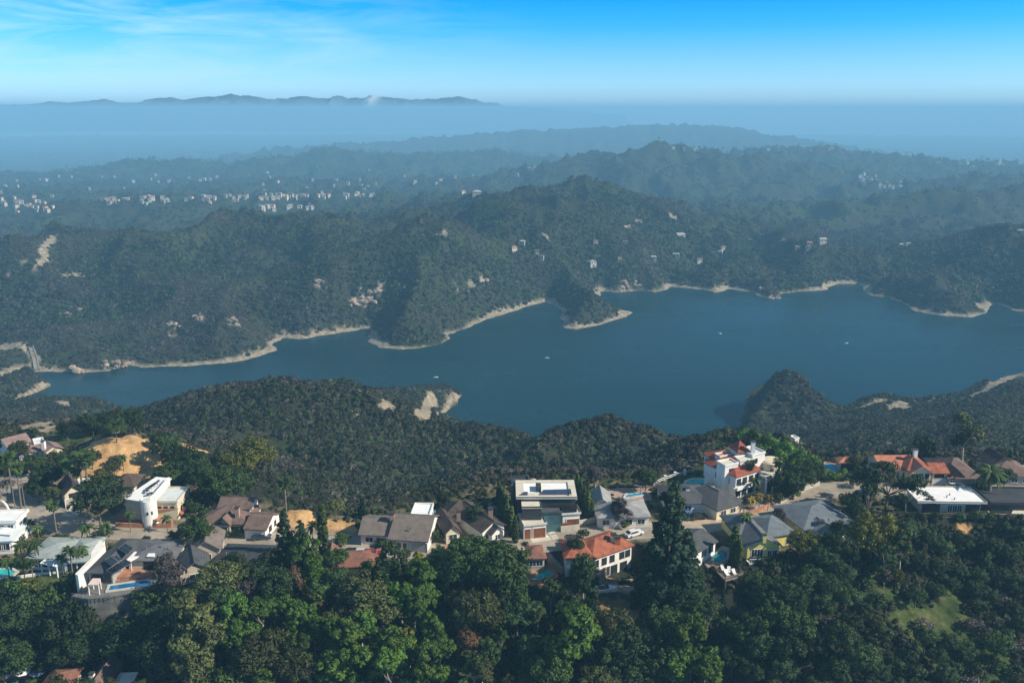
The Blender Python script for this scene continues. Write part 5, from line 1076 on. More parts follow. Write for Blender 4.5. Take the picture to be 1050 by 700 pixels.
# ------------------------------------------------------------------ cars
def car(label, px, py, ang, body, z=Z):
    m = surf('car_paint_' + body[0], body[1], .3, .03, 1, spec=.6); x, y, _ = PZ(px, py, z+.7); r = empty('car', (x, y, z+.03), math.radians(ang), label=label, cat='car')
    mb = MB(); prof = [(-2.2,.35),(2.2,.35),(2.25,.62),(2.1,.82),(1.1,.92),(.55,1.38),(-1.2,1.42),(-1.9,.98),(-2.2,.92),(-2.28,.6)]
    V = [(a, -.86 if b < 1 else -.68, b) for a, b in prof] + [(a, .86 if b < 1 else .68, b) for a, b in prof]; n = len(prof)
    mb.mesh(V, [tuple(range(n)), tuple(range(n, 2*n))[::-1]] + [(i, n+i, n+(i+1)%n, (i+1)%n) for i in range(n)]); mb.build('body', m, r)
    mb = MB()
    for s_ in (-1, 1): mb.face([(1.0,s_*.85,.94),(.5,s_*.72,1.33),(-1.15,s_*.72,1.36),(-1.75,s_*.86,.99)][::-s_])
    mb.face([(1.12,-.7,.97),(1.12,.7,.97),(.6,.62,1.37),(.6,-.62,1.37)]); mb.face([(-1.92,.7,1.01),(-1.92,-.7,1.01),(-1.26,-.62,1.42),(-1.26,.62,1.42)]); mb.build('windows', PANE, r)
    for a in (-1.4, 1.4):
        for s_ in (-1, 1):
            w = MB(); w.tube([(a, s_*.66, .32), (a, s_*.9, .32)], .33, 14); wo = w.build('wheel', DARKT, r); w = MB(); w.tube([(a, s_*.89, .32), (a, s_*.92, .32)], .18, 10); w.build('rim', METAL, wo)
    for s_ in (-1, 1):
        w = MB(); w.box(2.16, 2.27, s_*.6-.2, s_*.6+.2, .62, .78); w.build('headlight', TRIM, r); w = MB(); w.box(-2.3, -2.2, s_*.65-.15, s_*.65+.15, .7, .85); w.build('tail_light', BRICK, r)
car('black car parked on the street above the red brown roof, left of the silver car', 362.5, 565.5, 2, ('black', (.012,.013,.015))); car('red car parked on the street behind the silver car', 380.5, 567, 2, ('red', (.25,.02,.02))); car('silver car parked between the black and the red cars', 371, 566.3, 1, ('silver', (.5,.52,.55)))
car('blue car parked on the tan driveway of the dark hip house', 705, 527, 70, ('blue', (.08,.18,.36))); car('dark car beside the blue one on the tan driveway', 716, 529, 15, ('dark', (.025,.022,.02))); car('pale blue car in the shade beside the far left villa', 30, 544, 60, ('pale', (.35,.45,.52))); car('navy car parked on the street left of the small dirt pile', 268, 549.5, 8, ('navy', (.04,.06,.10)))
car('white car on the garage drive of the cream house', 975.5, 497.5, 125, ('white', (.7,.7,.7))); car('grey car at the kerb right of the white car by the cream house', 984, 498.5, 100, ('grey', (.2,.2,.21))); car('black car at the kerb before the weathered brown house', 991, 499, 95, ('black2', (.015,.016,.018))); car('dark blue car under the flat topped pine at the street bend', 884, 505, 20, ('dkblue', (.03,.05,.09)))
car('white car parked behind the red tiled villa roof beside the street', 650, 546, 30, ('white2', (.75,.75,.75)))
# ------------------------------------------------------------------ boat on trailer, floats, poles
bx_, by_, bz_ = hits([621],[609])[0]
r = empty('covered_boat', (bx_, by_, bz_+1.0), math.radians(8), label='white boat on a trailer on the bare slope below the red tiled villa', cat='boat')
mb = MB(); st = [(-2.3,.55),(-1.8,.95),(0,1.1),(1.3,.85),(2.5,.06)]
for (a, wa), (b, wb) in zip(st[:-1], st[1:]): mb.mesh([(a,-wa,.55),(a,wa,.55),(a,wa*.4,-.4),(a,-wa*.4,-.4),(b,-wb,.65),(b,wb,.65),(b,wb*.4,-.3),(b,-wb*.4,-.3)], [(4,5,1,0),(1,5,6,2),(2,6,7,3),(3,7,4,0),(0,1,2,3),(7,6,5,4)])
mb.build('hull', TRIM, r); mb = MB(); mb.box(-1.6,-.2,-.7,.7,.62,.72); mb.box(-.1,.5,-.6,.6,.64,1.1); mb.build('cockpit', DARKT, r); mb = MB(); mb.tube([(-2,-.6,-.55),(2.9,0,-.55)], .07, 5); mb.tube([(-2,.6,-.55),(2.9,0,-.55)], .07, 5); t_ = mb.build('trailer', METAL, r)
for s_ in (-1,1): mb = MB(); mb.tube([(-.6,s_*.75,-.7),(-.6,s_*.95,-.7)], .3, 12); mb.build('wheel', DARKT, r)
r = empty('garden_steps', (*hits([650],[596])[0],), 0, label='low tan rubble wall across the slope below the red tiled villa', cat='wall')
mb = MB(); W0 = hits([608,620,632,645,655,664],[595,594.5,596,596.5,595,599]) - np.array(r.location)
for a, b in zip(W0[:-1], W0[1:]):
    a, b = Vector(a), Vector(b); n = (b-a).cross(Vector((0,0,1))).normalized()*.3; mb.prism([(a+n)[:2],(b+n)[:2],(b-n)[:2],(a-n)[:2]], min(a.z,b.z)-.6, max(a.z,b.z)+.55)
mb.build('rubble', surf('rubble_tan', (.50,.34,.22), .95, .3, 1.5), r); r.name = 'rubble_wall'
for i, (px, py, lb) in enumerate(((447,387,'small white boat lying off the sandy point on the near shore'), (561,367,'small white boat on open water below the long wooded promontory'), (738,342,'tiny pale boat in the wide right part of the lake'), (868,352,'pale dinghy on the lake beyond the dark knoll'))):
    x, y, _ = PZ(px, py, 0); r = empty('boat', (x, y, 0), random.uniform(0,3), label=lb, cat='boat'); r.scale = (.7,) * 3
    mb = MB(); k = 1.0
    for (a, wa), (b, wb) in zip(st[:-1], st[1:]): mb.mesh([(a,-wa,.55),(a,wa,.55),(a,wa*.4,-.3),(a,-wa*.4,-.3),(b,-wb,.65),(b,wb,.65),(b,wb*.4,-.2),(b,-wb*.4,-.2)], [(4,5,1,0),(1,5,6,2),(2,6,7,3),(3,7,4,0),(0,1,2,3),(7,6,5,4)])
    mb.build('hull', TRIM, r); mb = MB(); mb.box(-.8,.6,-.5,.5,.6,1.3); mb.build('cabin', GREYW, r)
for px, py, lb in ((27,528,'wooden utility pole at the street corner left of the tall palm'), (16,524,'wooden utility pole nearest the white garden arch')):
    x, y, _ = PZ(px, py, Z); r = empty('utility_pole', (x, y, Z), .3, label=lb, cat='pole'); mb = MB(); mb.tube([(0,0,-1),(0,0,9.3)], [.12,.08], 7); mb.build('pole', TIMBER, r)
    mb = MB(); mb.box(-1.1,1.1,-.06,.06,8.7,8.85); a_ = mb.build('crossarm', TIMBER, r)
    for q in (-.95,-.4,.4,.95): mb = MB(); mb.tube([(q,0,8.86),(q,0,9.08)], .05, 6); mb.build('insulator', METAL, a_)
# ------------------------------------------------------------------ far houses across the lake
FH = {}
def far_house(px, py, w, kind, label, group=None, storeys=1):
    FARQ.append((px, py, w, kind, label, group, storeys))
FARQ = []
g_ = random.Random(21)
FW = surf('far_house_white', (.48,.46,.42), .9, .08, .2); FR = surf('far_roof_pale', (.40,.38,.35), .9, .1, .2)
WALLS = {'white': (FW, FR), 'red': (CREAM, R_TILE2), 'tan': (BEIGE, R_BROWN), 'grey': (FW, R_LGREY)}
LBL = {'white': 'white', 'red': 'red roofed', 'tan': 'tan', 'grey': 'grey roofed'}
def cluster(n, x0, x1, yf, jit, wmin, wmax, where, kinds):
    for _ in range(n):
        px = g_.uniform(x0, x1); py = yf(px) + g_.gauss(0, jit); k = g_.choice(kinds); far_house(px, py, g_.uniform(wmin, wmax), k, 'small %s house %s' % (LBL[k], where), 'far houses ' + where, g_.choice((1, 1, 2)))
lin = lambda *q: (lambda x: float(np.interp(x, [a for a, b in q], [b for a, b in q])))
cluster(84, 100, 385, lin((100,207),(200,204),(300,202),(385,200)), 2.2, 9, 15, 'in the town terrace beyond the lake', ['white','red','red','tan','white','grey'])
cluster(20, 255, 325, lin((255,213),(325,213.5)), 1.2, 9, 16, 'in the lower row below the town terrace', ['white','white','red'])
cluster(26, 0, 60, lin((0,210),(60,213)), 5, 9, 15, 'at the left end of the far town', ['white','red','tan','tan'])
cluster(44, 0, 420, lin((0,190),(200,186),(420,184)), 5, 9, 16, 'scattered on the wooded slope behind the town', ['white','grey','tan'])
cluster(26, 876, 925, lin((876,181),(925,194)), 3, 9, 15, 'on the hazy slope below the right skyline', ['white','white','grey'])
cluster(12, 940, 1050, lin((940,165),(1050,168)), 3, 14, 24, 'along the hazy right skyline', ['white','grey'])
cluster(12, 420, 560, lin((420,190),(560,168)), 4, 10, 16, 'on the hazy slope behind the round peak', ['white','grey','tan'])
cluster(9, 690, 860, lin((690,152),(860,154)), 2, 12, 18, 'along the faint ridge right of the highest far hill', ['white','grey'])
cluster(8, 660, 840, lin((660,250),(740,262),(840,255)), 8, 8, 13, 'among the trees behind the far right shore', ['white','tan','grey','red'])
cluster(6, 525, 660, lin((525,256),(600,264),(660,270)), 6, 7, 11, 'on the slope under the round peak', ['white','tan','tan'])
for px, py, w, k, lb in ((489,199,20,'white','broad white house on the crest left of the round peak'), (475,198,13,'red','red roofed house beside the broad white house on the crest'), (670,266,10,'white','white house on the far shore right of the pale cliff'), (697,243,18,'white','long white house in the trees right of the round peak'),
    (843,248,14,'white','white house above the far right shore'), (925,253,13,'white','bright white pair house above the right headland'), (931,252,10,'white','right half of the bright white pair above the headland'), (1046,239,11,'grey','grey house high on the right headland'), (527,256,10,'red','red roofed house alone on the slope beneath the round peak'), (607,271,13,'grey','pale house near the far shore below the peak')): far_house(px, py, w, k, lb, None, 2)
hp = hits([q[0] for q in FARQ], [q[1] for q in FARQ], 500)
for (px, py, w, k, lb, grp, st_), (x, y, z) in zip(FARQ, hp):
    wm, rm = WALLS[k]; w *= .58 if y < 1300 else .52; d = w * g_.uniform(.6, .85); hh = 2.8 + .8 * (st_ - 1); rz = g_.uniform(-.5, .5); mb = MB()
    mb.box(-w/2, w/2, -d/2, d/2, -4, hh, 0); o_ = .5; e = [(-w/2-o_, -d/2-o_), (w/2+o_, -d/2-o_), (w/2+o_, d/2+o_), (-w/2-o_, d/2+o_)]
    rh = d * .22; i_ = d * g_.choice((.05, .4)); V = [(a, b, hh+.02) for a, b in e] + [(-w/2+i_, 0, hh+rh), (w/2-i_, 0, hh+rh)]
    mb.mesh(V, [(0,1,5,4), (2,3,4,5), (1,2,5), (3,0,4), (3,2,1,0)], 1)
    for q in range(max(2, int(w/3))):
        u = -w/2 + (q+.5)*w/max(2, int(w/3)); mb.box(u-.6, u+.6, -d/2-.06, -d/2+.02, hh-2.3, hh-.9, 2)
    o = mb.build('far_house', [wm, rm, PANE], label=lb, cat='house', group=grp); o.location = (x, y, z + (.6 if y > 1250 else -.3)); o.rotation_euler.z = rz
# ------------------------------------------------------------------ pale rock outcrops
RK = surf('pale_rock', (.40, .31, .235), .95, .3, .12, bump=.6)
RKS = [(640,294,9,'pale rock cliff at the far shore under the round peak'), (652,293,6,'small rock outcrop right of the pale shore cliff'), (114,374,7,'jumble of pale rocks on the left far shore'), (106,377,6,'low pale rocks at the waterline left of the shore jumble'), (123,375,5,'white boulder at the right end of the shore jumble'), (76,381,6,'broken rocks on the shore beside the spillway'),
 (374,310,6,'pale bluff high on the slope above the middle far shore'), (386,300,6,'upper end of the pale bluff on the middle slope'), (362,313,5,'lower end of the pale bluff on the middle slope'), (205,326,5,'tan outcrop on the left far hillside'), (240,330,5,'pair of tan rocks on the spur above the left shore'), (178,334,4,'small tan rock left of the spur rocks'), (66,322,4,'little rock scar on the far left slope'), (492,290,5,'rock scar in the gully above the deep inlet'), (473,299,4,'small rock scar left of the gully scar'), (645,234,6,'rock face on the right flank of the round peak'), (654,228,5,'streak of rock above the flank rock face'), (450,243,4,'red brown rock under the crest left of the peak'), (328,289,4,'lone pink rock on the upper middle slope'), (800,308,6,'rocky tip of the small far right headland'), (783,296,4,'dark rock on the far right shore')]
for (px, py, w, lb), (x, y, z) in zip(RKS, hits([q[0] for q in RKS], [q[1] for q in RKS], 300)):
    mb = MB(); gg = np.random.default_rng(int(px))
    for _ in range(9):
        c = gg.normal(size=3) * np.array([w*.55, w*.3, w*.22]); s_ = w * gg.uniform(.16, .42); bm = bmesh.new(); bmesh.ops.create_icosphere(bm, subdivisions=2, radius=1)
        V = np.array([v.co[:] for v in bm.verts]); V *= (1 + .35*fbm(V[:,0]*1.7+c[0]+3*V[:,2], V[:,1]*1.7+c[1], 3))[:,None]; V = np.sign(V)*np.abs(V)**.85 * s_ * np.array([1.2,.8,.9]) + c
        mb.mesh(V, [tuple(v.index for v in f.verts) for f in bm.faces]); bm.free()
    o = mb.build('rock_outcrop', RK, label=lb, cat='rocks'); o.location = (x, y, z + w*.15)
# concrete spillway beside the left shore
A = hits([32,36,38],[356,368,379], 300); r = empty('spillway', A[1], label='pale concrete spillway chute running down to the left far shore', cat='spillway')
for off in (-1.7, 1.7):
    mb = MB(); pts = [Vector(a) - Vector(A[1]) + Vector((off,0,.7)) for a in A]
    for a, b in zip(pts[:-1], pts[1:]): mb.mesh([(a.x-.5,a.y,a.z-2),(a.x+.5,a.y,a.z-2),(a.x+.5,a.y,a.z+.2),(a.x-.5,a.y,a.z+.2),(b.x-.5,b.y,b.z-2),(b.x+.5,b.y,b.z-2),(b.x+.5,b.y,b.z+.2),(b.x-.5,b.y,b.z+.2)], [(0,1,2,3),(7,6,5,4),(0,4,5,1),(1,5,6,2),(2,6,7,3),(3,7,4,0)])
    mb.build('side_wall', CONC2, r)
mb = MB()
for a, b in zip(A[:-1]-A[1], A[1:]-A[1]): mb.mesh([(a[0]-2.2,a[1],a[2]+.3),(a[0]+2.2,a[1],a[2]+.3),(b[0]+2.2,b[1],b[2]+.3),(b[0]-2.2,b[1],b[2]+.3)], [(3,2,1,0)])
mb.build('chute_floor', CONC2, r)
# ------------------------------------------------------------------ trees: kind, (x, y of crown in the photo, height) ...
def grp(kind, *items):
    for it in items: T_(kind, *it)
# wood below the street, left part
grp('oak_dark', (14,640,11), (75,642,13), (142,656,12.5), (118,642,8), (163,642,8), (168,670,8.5), (42,650,7), (285,600,9), (280,578,6), (262,590,7), (240,580,6), (346,600,7), (388,592,9))
grp('rust', (112,622,7), (101,632,5), (306,598,6.5), (480,656,6), (360,632,5))
grp('bare', (180,590,8), (170,578,6.5), (258,604,6.5), (249,611,5.5), (637,522,7.5), (610,487,9), (797,530,5), (952,513,4), (8,497,5), (120,480,3.5), (838,588,6), (906,592,6))
grp('oak_olive', (226,597,8.5), (242,592,7), (268,673,10), (286,664,7), (302,691,8), (371,611,11), (393,627,7.5), (487,619,12.5), (501,632,10), (474,610,8), (356,625,6), (345,640,6))
grp('tall_olive', (189,640,13), (204,655,14), (220,648,13), (192,680,10), (207,690,10), (986,446,15), (470,640,9), (495,690,9))
grp('bright', (245,640,11), (239,655,9), (250,630,8), (271,632,8), (276,616,6), (313,638,10), (323,652,8), (298,627,8), (430,598,11), (412,612,10), (425,622,9), (437,609,8), (352,666,10), (372,648,8), (396,668,11.5), (402,690,10), (366,690,9.5), (344,689,9), (445,644,9.5), (451,664,9.5), (440,686,9),
    (585,654,13.5), (577,676,10), (592,638,9), (706,668,13.5), (689,689,9), (722,686,10), (672,688,6), (318,572,10), (325,587,9), (826,622,5), (199,607,5), (188,614,5), (420,672,8))
grp('yellow', (178,641,4.5), (186,653,4.5), (315,612,7), (326,622,6.5), (402,655,5), (419,659,5), (430,574,5), (437,582,5), (562,641,4), (458,512,4), (178,549,3), (806,506,3), (240,463,7), (500,693,4))
grp('tall_dark', (402,575,12.5), (394,588,10), (597,594,11.5), (600,616,11), (589,606,8), (596,638,8), (905,574,12), (921,561,11), (872,572,9), (300,600,8), (456,590,9), (1008,578,9))
grp('tall_mid', (301,580,9), (500,672,10), (486,690,8.5), (513,660,6.5), (531,612,9), (330,610,8))
grp('oak_mid', (475,575,13), (486,560,10), (521,580,14.5), (528,604,11), (510,566,11), (530,588,9), (676,642,8), (691,652,8), (776,640,10.5), (796,634,10.5), (759,650,8), (816,646,10), (202,545,8), (471,553,5.5), (481,558,6), (500,558,6.5), (513,560,6.5), (938,612,6), (75,598,5), (112,430,8), (96,436,6.5), (5,481,7), (36,476,6), (70,474,5), (226,498,10), (345,575,5), (862,545,5), (450,560,5), (447,575,8), (590,560,4))
grp('oak_dark', (543,630,8), (530,632,9), (515,612,9), (640,668,9), (625,673,8), (668,662,7), (666,680,9), (641,691,8), (610,690,6), (701,616,9), (716,626,9), (690,606,8), (782,608,8), (801,606,9), (823,600,9), (846,601,9), (791,620,8), (815,619,8), (841,621,8), (866,612,8), (770,600,7), (831,592,7), (861,591,8), (846,574,9), (856,560,8), (838,561,6),
    (781,666,9), (806,671,10), (831,660,8), (750,676,8), (800,691,8), (770,690,8), (861,656,9), (881,676,9), (856,691,8), (901,690,7), (871,640,7), (958,606,6), (975,600,6), (970,661,7), (986,667,7), (960,676,6))
grp('oak_dark', (930,546,6.5), (950,553,6.5), (966,561,7), (986,556,7), (1016,560,7), (1031,570,7), (1046,565,7), (941,576,6), (961,581,6.5), (981,586,6.5), (1001,591,6.5), (1021,591,7), (1041,600,7), (1011,612,6), (1036,626,7), (1046,641,7), (996,606,6))
grp('conifer', (683,572,26), (702,590,18), (667,594,16), (706,606,9), (295,556,12), (758,606,8), (1004,560,9), (372,521,5), (740,622,8), (718,612,6), (310,560,11))
grp('cypress', (332,547,11), (752,561,9), (757,569,9), (512,506,7), (514.5,512,7), (517,519,7), (520.5,527,7), (524.5,536,7), (528.5,544,6.5), (592,498,6.5), (595,504,6.5), (599,511,6.5), (603,518,6.5), (607,524,5.5))
grp('yellow_oak', (820,557,7), (892,545,11), (880,553,8), (906,558,8.5), (259,465,11), (250,476,9), (271,469,9), (106,497,8), (918,590,5))
grp('flat', (908,497,11.5), (889,514,9), (928,508,8))
# along the street and the left grove
grp('oak_dark', (126,428,8), (139,432,7), (120,440,6.5), (171,462,9), (186,470,10.5), (201,478,9), (178,486,8), (206,491,8), (164,452,5), (241,496,9), (215,506,7), (104,512,13), (48,492,8), (40,502,6), (61,486,7), (662,489,6.5), (805,493,8), (819,488,8), (831,485,7), (813,499,6), (945,457,7), (1028,491,6), (456,511,4.5), (487,529,6), (492,534,5), (30,446,5), (70,440,6), (88,436,6), (1,452,6), (880,514,5), (935,540,5))
grp('oak_olive', (55,506,5), (879,474,5), (231,472,6), (95,470,5), (22,462,6), (58,470,5), (118,478,4), (345,522,5))
grp('fan_palm', (13,470,12), (22,485,11), (86,468,14), (92,473,14), (83,484,10), (59,521,9), (294,498,9.5), (796,473,10), (767,478,9), (551,634,9), (1,478,10), (74,478,9))
grp('palm', (39,559,6.5), (24,558,6.5), (75,568,6.5), (88,562,5.5), (26,577,5), (35,579,5), (91,541,6), (110,541,6), (33,535,4.5), (41,541,4.5), (68,549,3.5), (134,528,5), (172,530,4.5), (127,467,5), (321,540,6), (764,531,5.5), (773,493,6), (698,512,4), (10,575,5), (65,572,4.5), (600,575,5))
grp('gold_palm', (778,507,5), (769,511,4.5), (787,510,4))
grp('date_palm', (1013,481,9))
grp('shrub_bright', (765,447,4.5), (773,450,4.5), (781,453,4.5), (789,456,4.5), (797,459,4.5), (805,463,4.5), (813,467,4.5), (821,471,4.5), (829,475,4.5), (837,480,4), (780,460,4), (800,470,4), (815,478,4), (5,668,5), (12,655,4), (845,488,3), (855,488,3), (865,487,3), (62,686,2), (44,688,1.8))
grp('shrub_mid', (10,608,4.5), (30,606,4), (56,612,4.5), (800,506,3), (812,506,3), (816,530,3), (823,537,3), (809,523,2.6), (830,520,2.4), (376,548,2.6), (386,551,2.4), (400,553,2.2), (421,556,2.2), (430,557,2.0), (228,547,2.4), (246,546,2.4), (196,521,4), (207,514,4), (215,512,4), (212,530,4), (60,626,4.5), (545,551,2), (598,549,2.2), (585,552,2), (1005,501,3), (995,500,2), (875,494,3), (350,552,2.4), (450,549,3), (640,538,2), (126,616,3.5), (84,617,4), (104,620,4), (146,616,4), (162,608,4), (1000,530,3), (985,532,3), (960,531,3.2), (945,531,3), (1015,532,3))
grp('shrub_dark', (22,616,4.5), (72,608,4), (1000,621,4.5), (1016,637,4.5), (1031,651,4.5), (965,594,4), (986,606,4), (940,690,4.5), (915,680,4.5), (930,672,4), (1040,690,5), (1020,680,4.5), (905,650,4), (890,660,4.5), (885,625,4), (740,640,4.5), (350,557,2.4), (100,548,2), (150,553,1.6), (710,517,2), (885,600,4.5), (1000,690,4.5), (980,685,4), (900,615,4), (112,547,2), (60,552,2.2), (1030,540,4), (1045,545,4), (875,527,3.5), (548,545,2))
grp('shrub_olive', (770,512,2.6), (795,512,2.6), (680,620,3.5), (730,630,3.5), (615,650,3.5), (70,616,3.5), (130,620,3.5), (108,616,3), (212,600,3.5), (168,612,3.5))
grp('shrub_yellow', (33,602,3), (186,548,2.4), (24,600,2.6), (92,494,3), (66,484,3), (575,640,2.6))
grp('shrub_grey', (745,642,4.5), (850,640,4.5), (840,666,4.5), (760,627,4), (991,641,4.5), (1011,651,4.5), (1041,661,4.5), (930,660,4), (720,642,4), (815,608,4), (118,472,3), (946,640,3.5), (1025,612,4), (1000,640,4), (875,690,4))
hand = len(TREES)
# fill the gaps of the wood between the hand placed crowns
gf = random.Random(5); occ = [(t[1], t[2], t[3]) for t in TREES]
def blocked(px, py):
    for x0, x1, y0, y1 in ((70,165,585,618), (535,580,575,602), (600,670,588,632), (700,765,545,602), (908,1000,598,652), (-5,140,682,705), (940,1060,500,536), (755,835,545,575), (20,70,590,606), (570,655,540,592), (960,1000,532,546)):
        if x0 < px < x1 and y0 < py < y1: return True
    return False
edge = lin((0,612),(75,612),(160,605),(270,592),(400,585),(540,590),(600,610),(660,600),(740,600),(850,580),(920,552),(1050,548))
tries = 0
while len(TREES) < hand + 44 and tries < 6000:
    tries += 1; px = gf.uniform(-8, 1058); py = gf.uniform(edge(px), 712)
    if blocked(px, py) or any(math.hypot(px - a, (py - b) * 1.15) < 2.0 * hh + 6 for a, b, hh in occ): continue
    hh = gf.uniform(4.5, 8.5); right = px > 730
    kind = gf.choice(['oak_dark', 'oak_dark', 'shrub_grey', 'oak_olive', 'oak_mid', 'shrub_dark'] if right else ['oak_dark', 'oak_mid', 'bright', 'oak_olive', 'tall_mid', 'oak_dark'])
    if kind.startswith('shrub'): hh = min(hh, 5)
    TREES.append((kind, px, py, hh, None, 1.0)); occ.append((px, py, hh))
for i, (k, a, b, hh, z_, w_) in enumerate(TREES):
    f = 1.0
    if a > 728 and b > 565: f = .74
    elif a > 925 and b > 530: f = .74
    elif 440 < a < 560 and b > 550:
        f = .84; b += 9 if b < 625 else 0; a -= 6 if a > 515 and b < 625 else 0
    elif b > 628 and 175 < a < 728: f = 1.1
    TREES[i] = (k, a, b, hh * f, z_, w_)
# feet of the trees: the crown middle sits at a little over half the height
P_ = np.array([[t[1], t[2]] for t in TREES], float); hgt = np.array([t[3] for t in TREES])
cf = np.array([.86 if 'palm' in t[0] else (.45 if t[0] in ('conifer', 'cypress') else .42 if 'shrub' in t[0] else .58) for t in TREES])
base = hits(P_[:, 0], P_[:, 1], 120, 900, 500)
for _ in range(3):
    X_, Y_, Fd = PROJ(base[:, 0], base[:, 1], base[:, 2]); dep = np.arctan2(ZC - base[:, 2], base[:, 1])
    base = hits(P_[:, 0], P_[:, 1] + cf * hgt * FPX / Fd * np.cos(dep), 120, 900, 500)
LAND = [(40,456,'the mauve house'), (76,506,'the cream gable house'), (122,468,'the orange dirt mound'), (160,512,'the white turret house'), (6,550,'the white left edge villa'), (65,568,'the sage roof house'), (130,570,'the solar panel house'), (125,602,'the lap pool terrace'), (205,570,'the twin gable house'), (250,570,'the long dark roof'), (240,528,'the brown hip house'), (306,534,'the small dirt pile'),
 (405,538,'the taupe roof house'), (488,530,'the brown courtyard house'), (562,520,'the modern charcoal house'), (640,516,'the light grey roof'), (722,510,'the dark hip house'), (690,492,'the white balustrade'), (765,480,'the white mansion'), (360,576,'the red brown roof'), (615,565,'the red tiled villa'), (556,590,'the turquoise pool'), (622,608,'the boat on the trailer'), (720,556,'the dark gable house'), (747,588,'the timber sun deck'),
 (784,556,'the yellow house'), (855,530,'the blue grey house'), (855,479,'the bright blue pool'), (940,478,'the cream tiled house'), (990,485,'the brown gable house'), (1040,482,'the brown hip roof house'), (975,512,'the white flat roof'), (1040,522,'the black flat roof'), (955,622,'the grassy clearing'), (96,698,'the lower brown roof'), (15,698,'the dark round pool'), (815,452,'the lone canyon house')]
def where(px, py):
    d, a, b, nm = min((math.hypot((px-a)*.8, py-b), a, b, nm) for a, b, nm in LAND)
    dx, dy = px - a, py - b
    far = '' if d < 34 else ('well ' if d < 80 else 'far ')
    if abs(dy) > abs(dx) * .8: rel = 'below' if dy > 0 else 'behind'
    else: rel = 'right of' if dx > 0 else 'left of'
    return f'{far}{rel} {nm}'
cand = []
for t in TREES:
    sz = {0: 'small', 1: 'medium', 2: 'large'}[0 if t[3] < 6 else 1 if t[3] < 10 else 2]
    nm = KINDNAME[t[0]][1]; cand.append((f'{nm} {where(t[1], t[2])}', sz))
from collections import defaultdict
by = defaultdict(list)
for i, (c, sz) in enumerate(cand): by[c].append(i)
labels = [None] * len(TREES); ORD = ['first', 'second', 'third', 'fourth', 'fifth', 'sixth', 'seventh', 'eighth', 'ninth', 'tenth', 'eleventh', 'twelfth', 'thirteenth', 'fourteenth', 'fifteenth', 'sixteenth']
for c, ids in by.items():
    if len(ids) == 1: labels[ids[0]] = c; continue
    ids = sorted(ids, key=lambda i: TREES[i][1])
    for k, i in enumerate(ids): labels[i] = (f'leftmost {c}' if k == 0 else f'rightmost {c}' if k == len(ids) - 1 else f'{c}, {ORD[k]} from left')
gt = random.Random(9); cnts = defaultdict(int)
GRP = {'oak_tree': 'oaks of the ridge', 'broadleaf_tree': 'broadleaf trees of the ridge', 'eucalyptus_tree': 'eucalyptus trees of the ridge', 'sycamore_tree': 'bright sycamores in the wood', 'pine_tree': 'pines of the ridge', 'cypress_tree': 'columnar cypresses beside the houses', 'umbrella_pine': 'flat topped pines at the bend', 'young_tree': 'yellow green young trees', 'bare_tree': 'leafless trees', 'shrub': 'shrubs on the slopes and in gardens', 'fan_palm': 'fan palms', 'feather_palm': 'feather palms'}
for (kind, px, py, hh, z_, w_), b_, lb in zip(TREES, base, labels):
    pr = PROTO[kind]; v = cnts[kind] % len(pr); cnts[kind] += 1; tm, cm, h0 = pr[v]; nm = KINDNAME[kind][0]; s_ = hh / h0
    r = empty(nm, b_, gt.uniform(0, 6.28), label=lb, cat='palm' if 'palm' in nm else 'shrub' if nm == 'shrub' else 'tree', group=GRP.get(nm))
    r.scale = (s_ * gt.uniform(.82, 1.15), s_ * gt.uniform(.82, 1.15), s_ * gt.uniform(.95, 1.12))
    if 'shrub' in kind and hh < 2.7: r.scale.x *= 1.2
    for me_, pn in ((tm, 'trunk'), (cm, 'crown')):
        o = bpy.data.objects.new(pn, me_); COL.objects.link(o); o.parent = r
print('trees', len(TREES), max(len(l.split()) for l in labels))
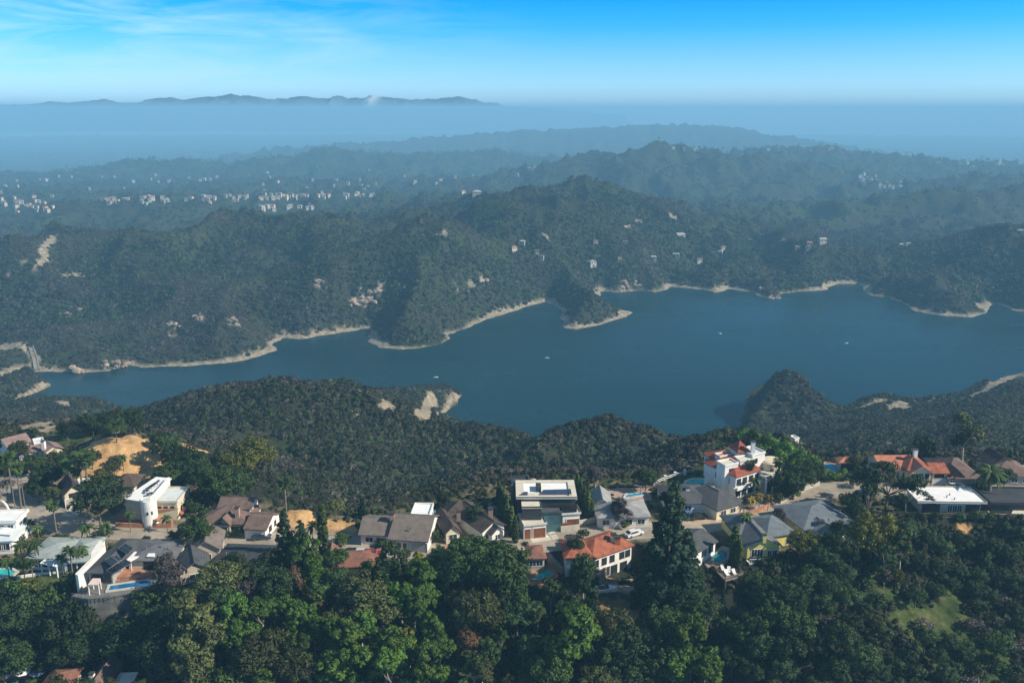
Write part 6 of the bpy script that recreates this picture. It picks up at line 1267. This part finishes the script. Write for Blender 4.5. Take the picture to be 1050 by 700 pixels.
def spread(name, n, y0, y1, fan, protos, weights, s0, s1, zmin=1.8, cond=None, patch=30., green=None):
    x, y = field(n, 0, 0, y0, y1, fan); z = H(x, y)
    keep = (z > zmin + .8 * fbm(x / 12, y / 12, 2)) & (nearest_attr(x, y, bare_m) < .35)
    keep &= rng.uniform(size=n) < np.clip(.86 + .5 * fbm(x / patch, y / patch, 3), .25, 1)
    if cond is not None: keep &= cond(x, y, z)
    x, y, z = x[keep], y[keep], z[keep]; k = len(x)
    gu = np.clip((1.15 - ridged(x / 95. + 3, y / 95., 4)) / 1.1, 0, 1)
    q = fbm(x / 45 + 9, y / 45, 3) * .7 + .3 * rng.normal(size=k) + 1.1 * gu * (y.mean() > 500)
    o = np.argsort(np.argsort(q)) / k; cw = np.cumsum(np.array(weights) / sum(weights)); idx = np.searchsorted(cw, np.clip(o, 0, .9999))
    s = s0 + (s1 - s0) * rng.beta(1.5, 3.6, k) * (.65 + .8 * gu if y.mean() > 500 else 1)
    scatter(name, None, protos, np.stack([x, y, z - .12 * s], 1), s, idx)
    return k
CLEAR = [(*hits([a], [b])[0][:2], r) for a, b, r in ((622,612,4), (640,624,3.5), (745,612,2.5))]
def open_slope(x, y, z):
    ok = (poly_sd(PLATEAU, x, y) > .5) & (y < 215)
    for a, b, r in CLEAR + FOOT: ok &= np.hypot(x - a, y - b) > r
    return ok
def off_plateau(m): return lambda x, y, z: poly_sd(PLATEAU, x, y) > m
cnt = []
cnt.append(spread('chaparral', 110000, 205, 620, .72, [near_b[2], near_b[0], near_b[5], near_b[1], near_b[4], near_b[3]], [.22, .24, .16, .18, .10, .10], 1.0, 3.3, cond=off_plateau(.5)))
cnt.append(spread('far_shore_chaparral', 170000, 600, 1320, .66, [far_b[2], far_b[0], far_b[3], far_b[1], far_b[4]], [.30, .26, .08, .20, .16], .9, 4.0))
cnt.append(spread('distant_woodland', 90000, 1300, 3600, .66, [far_b[4], far_b[0], far_b[1], far_b[3], far_b[2]], [.35, .25, .2, .1, .1], 2.0, 6.0, zmin=-400, patch=120.))
cnt.append(spread('hillside_undergrowth', 24000, 112, 212, .74, [near_b[0], near_b[1], near_b[4], near_b[5], near_b[2]], [.25, .22, .33, .12, .08], .5, 1.8, cond=open_slope))
def yards_ok(x, y, z):
    sd = poly_sd(PLATEAU, x, y); ok = (sd <= .5) & (nearest_attr(x, y, paved) < .05)
    for (a, b, r) in FOOT: ok &= np.hypot(x - a, y - b) > r
    return ok
cnt.append(spread('garden_shrubbery', 22000, 150, 260, .72, [near_b[0], near_b[1], near_b[4], near_b[5], near_b[2]], [.3, .2, .25, .15, .1], .35, 1.5, cond=yards_ok))
print('scatter', cnt)
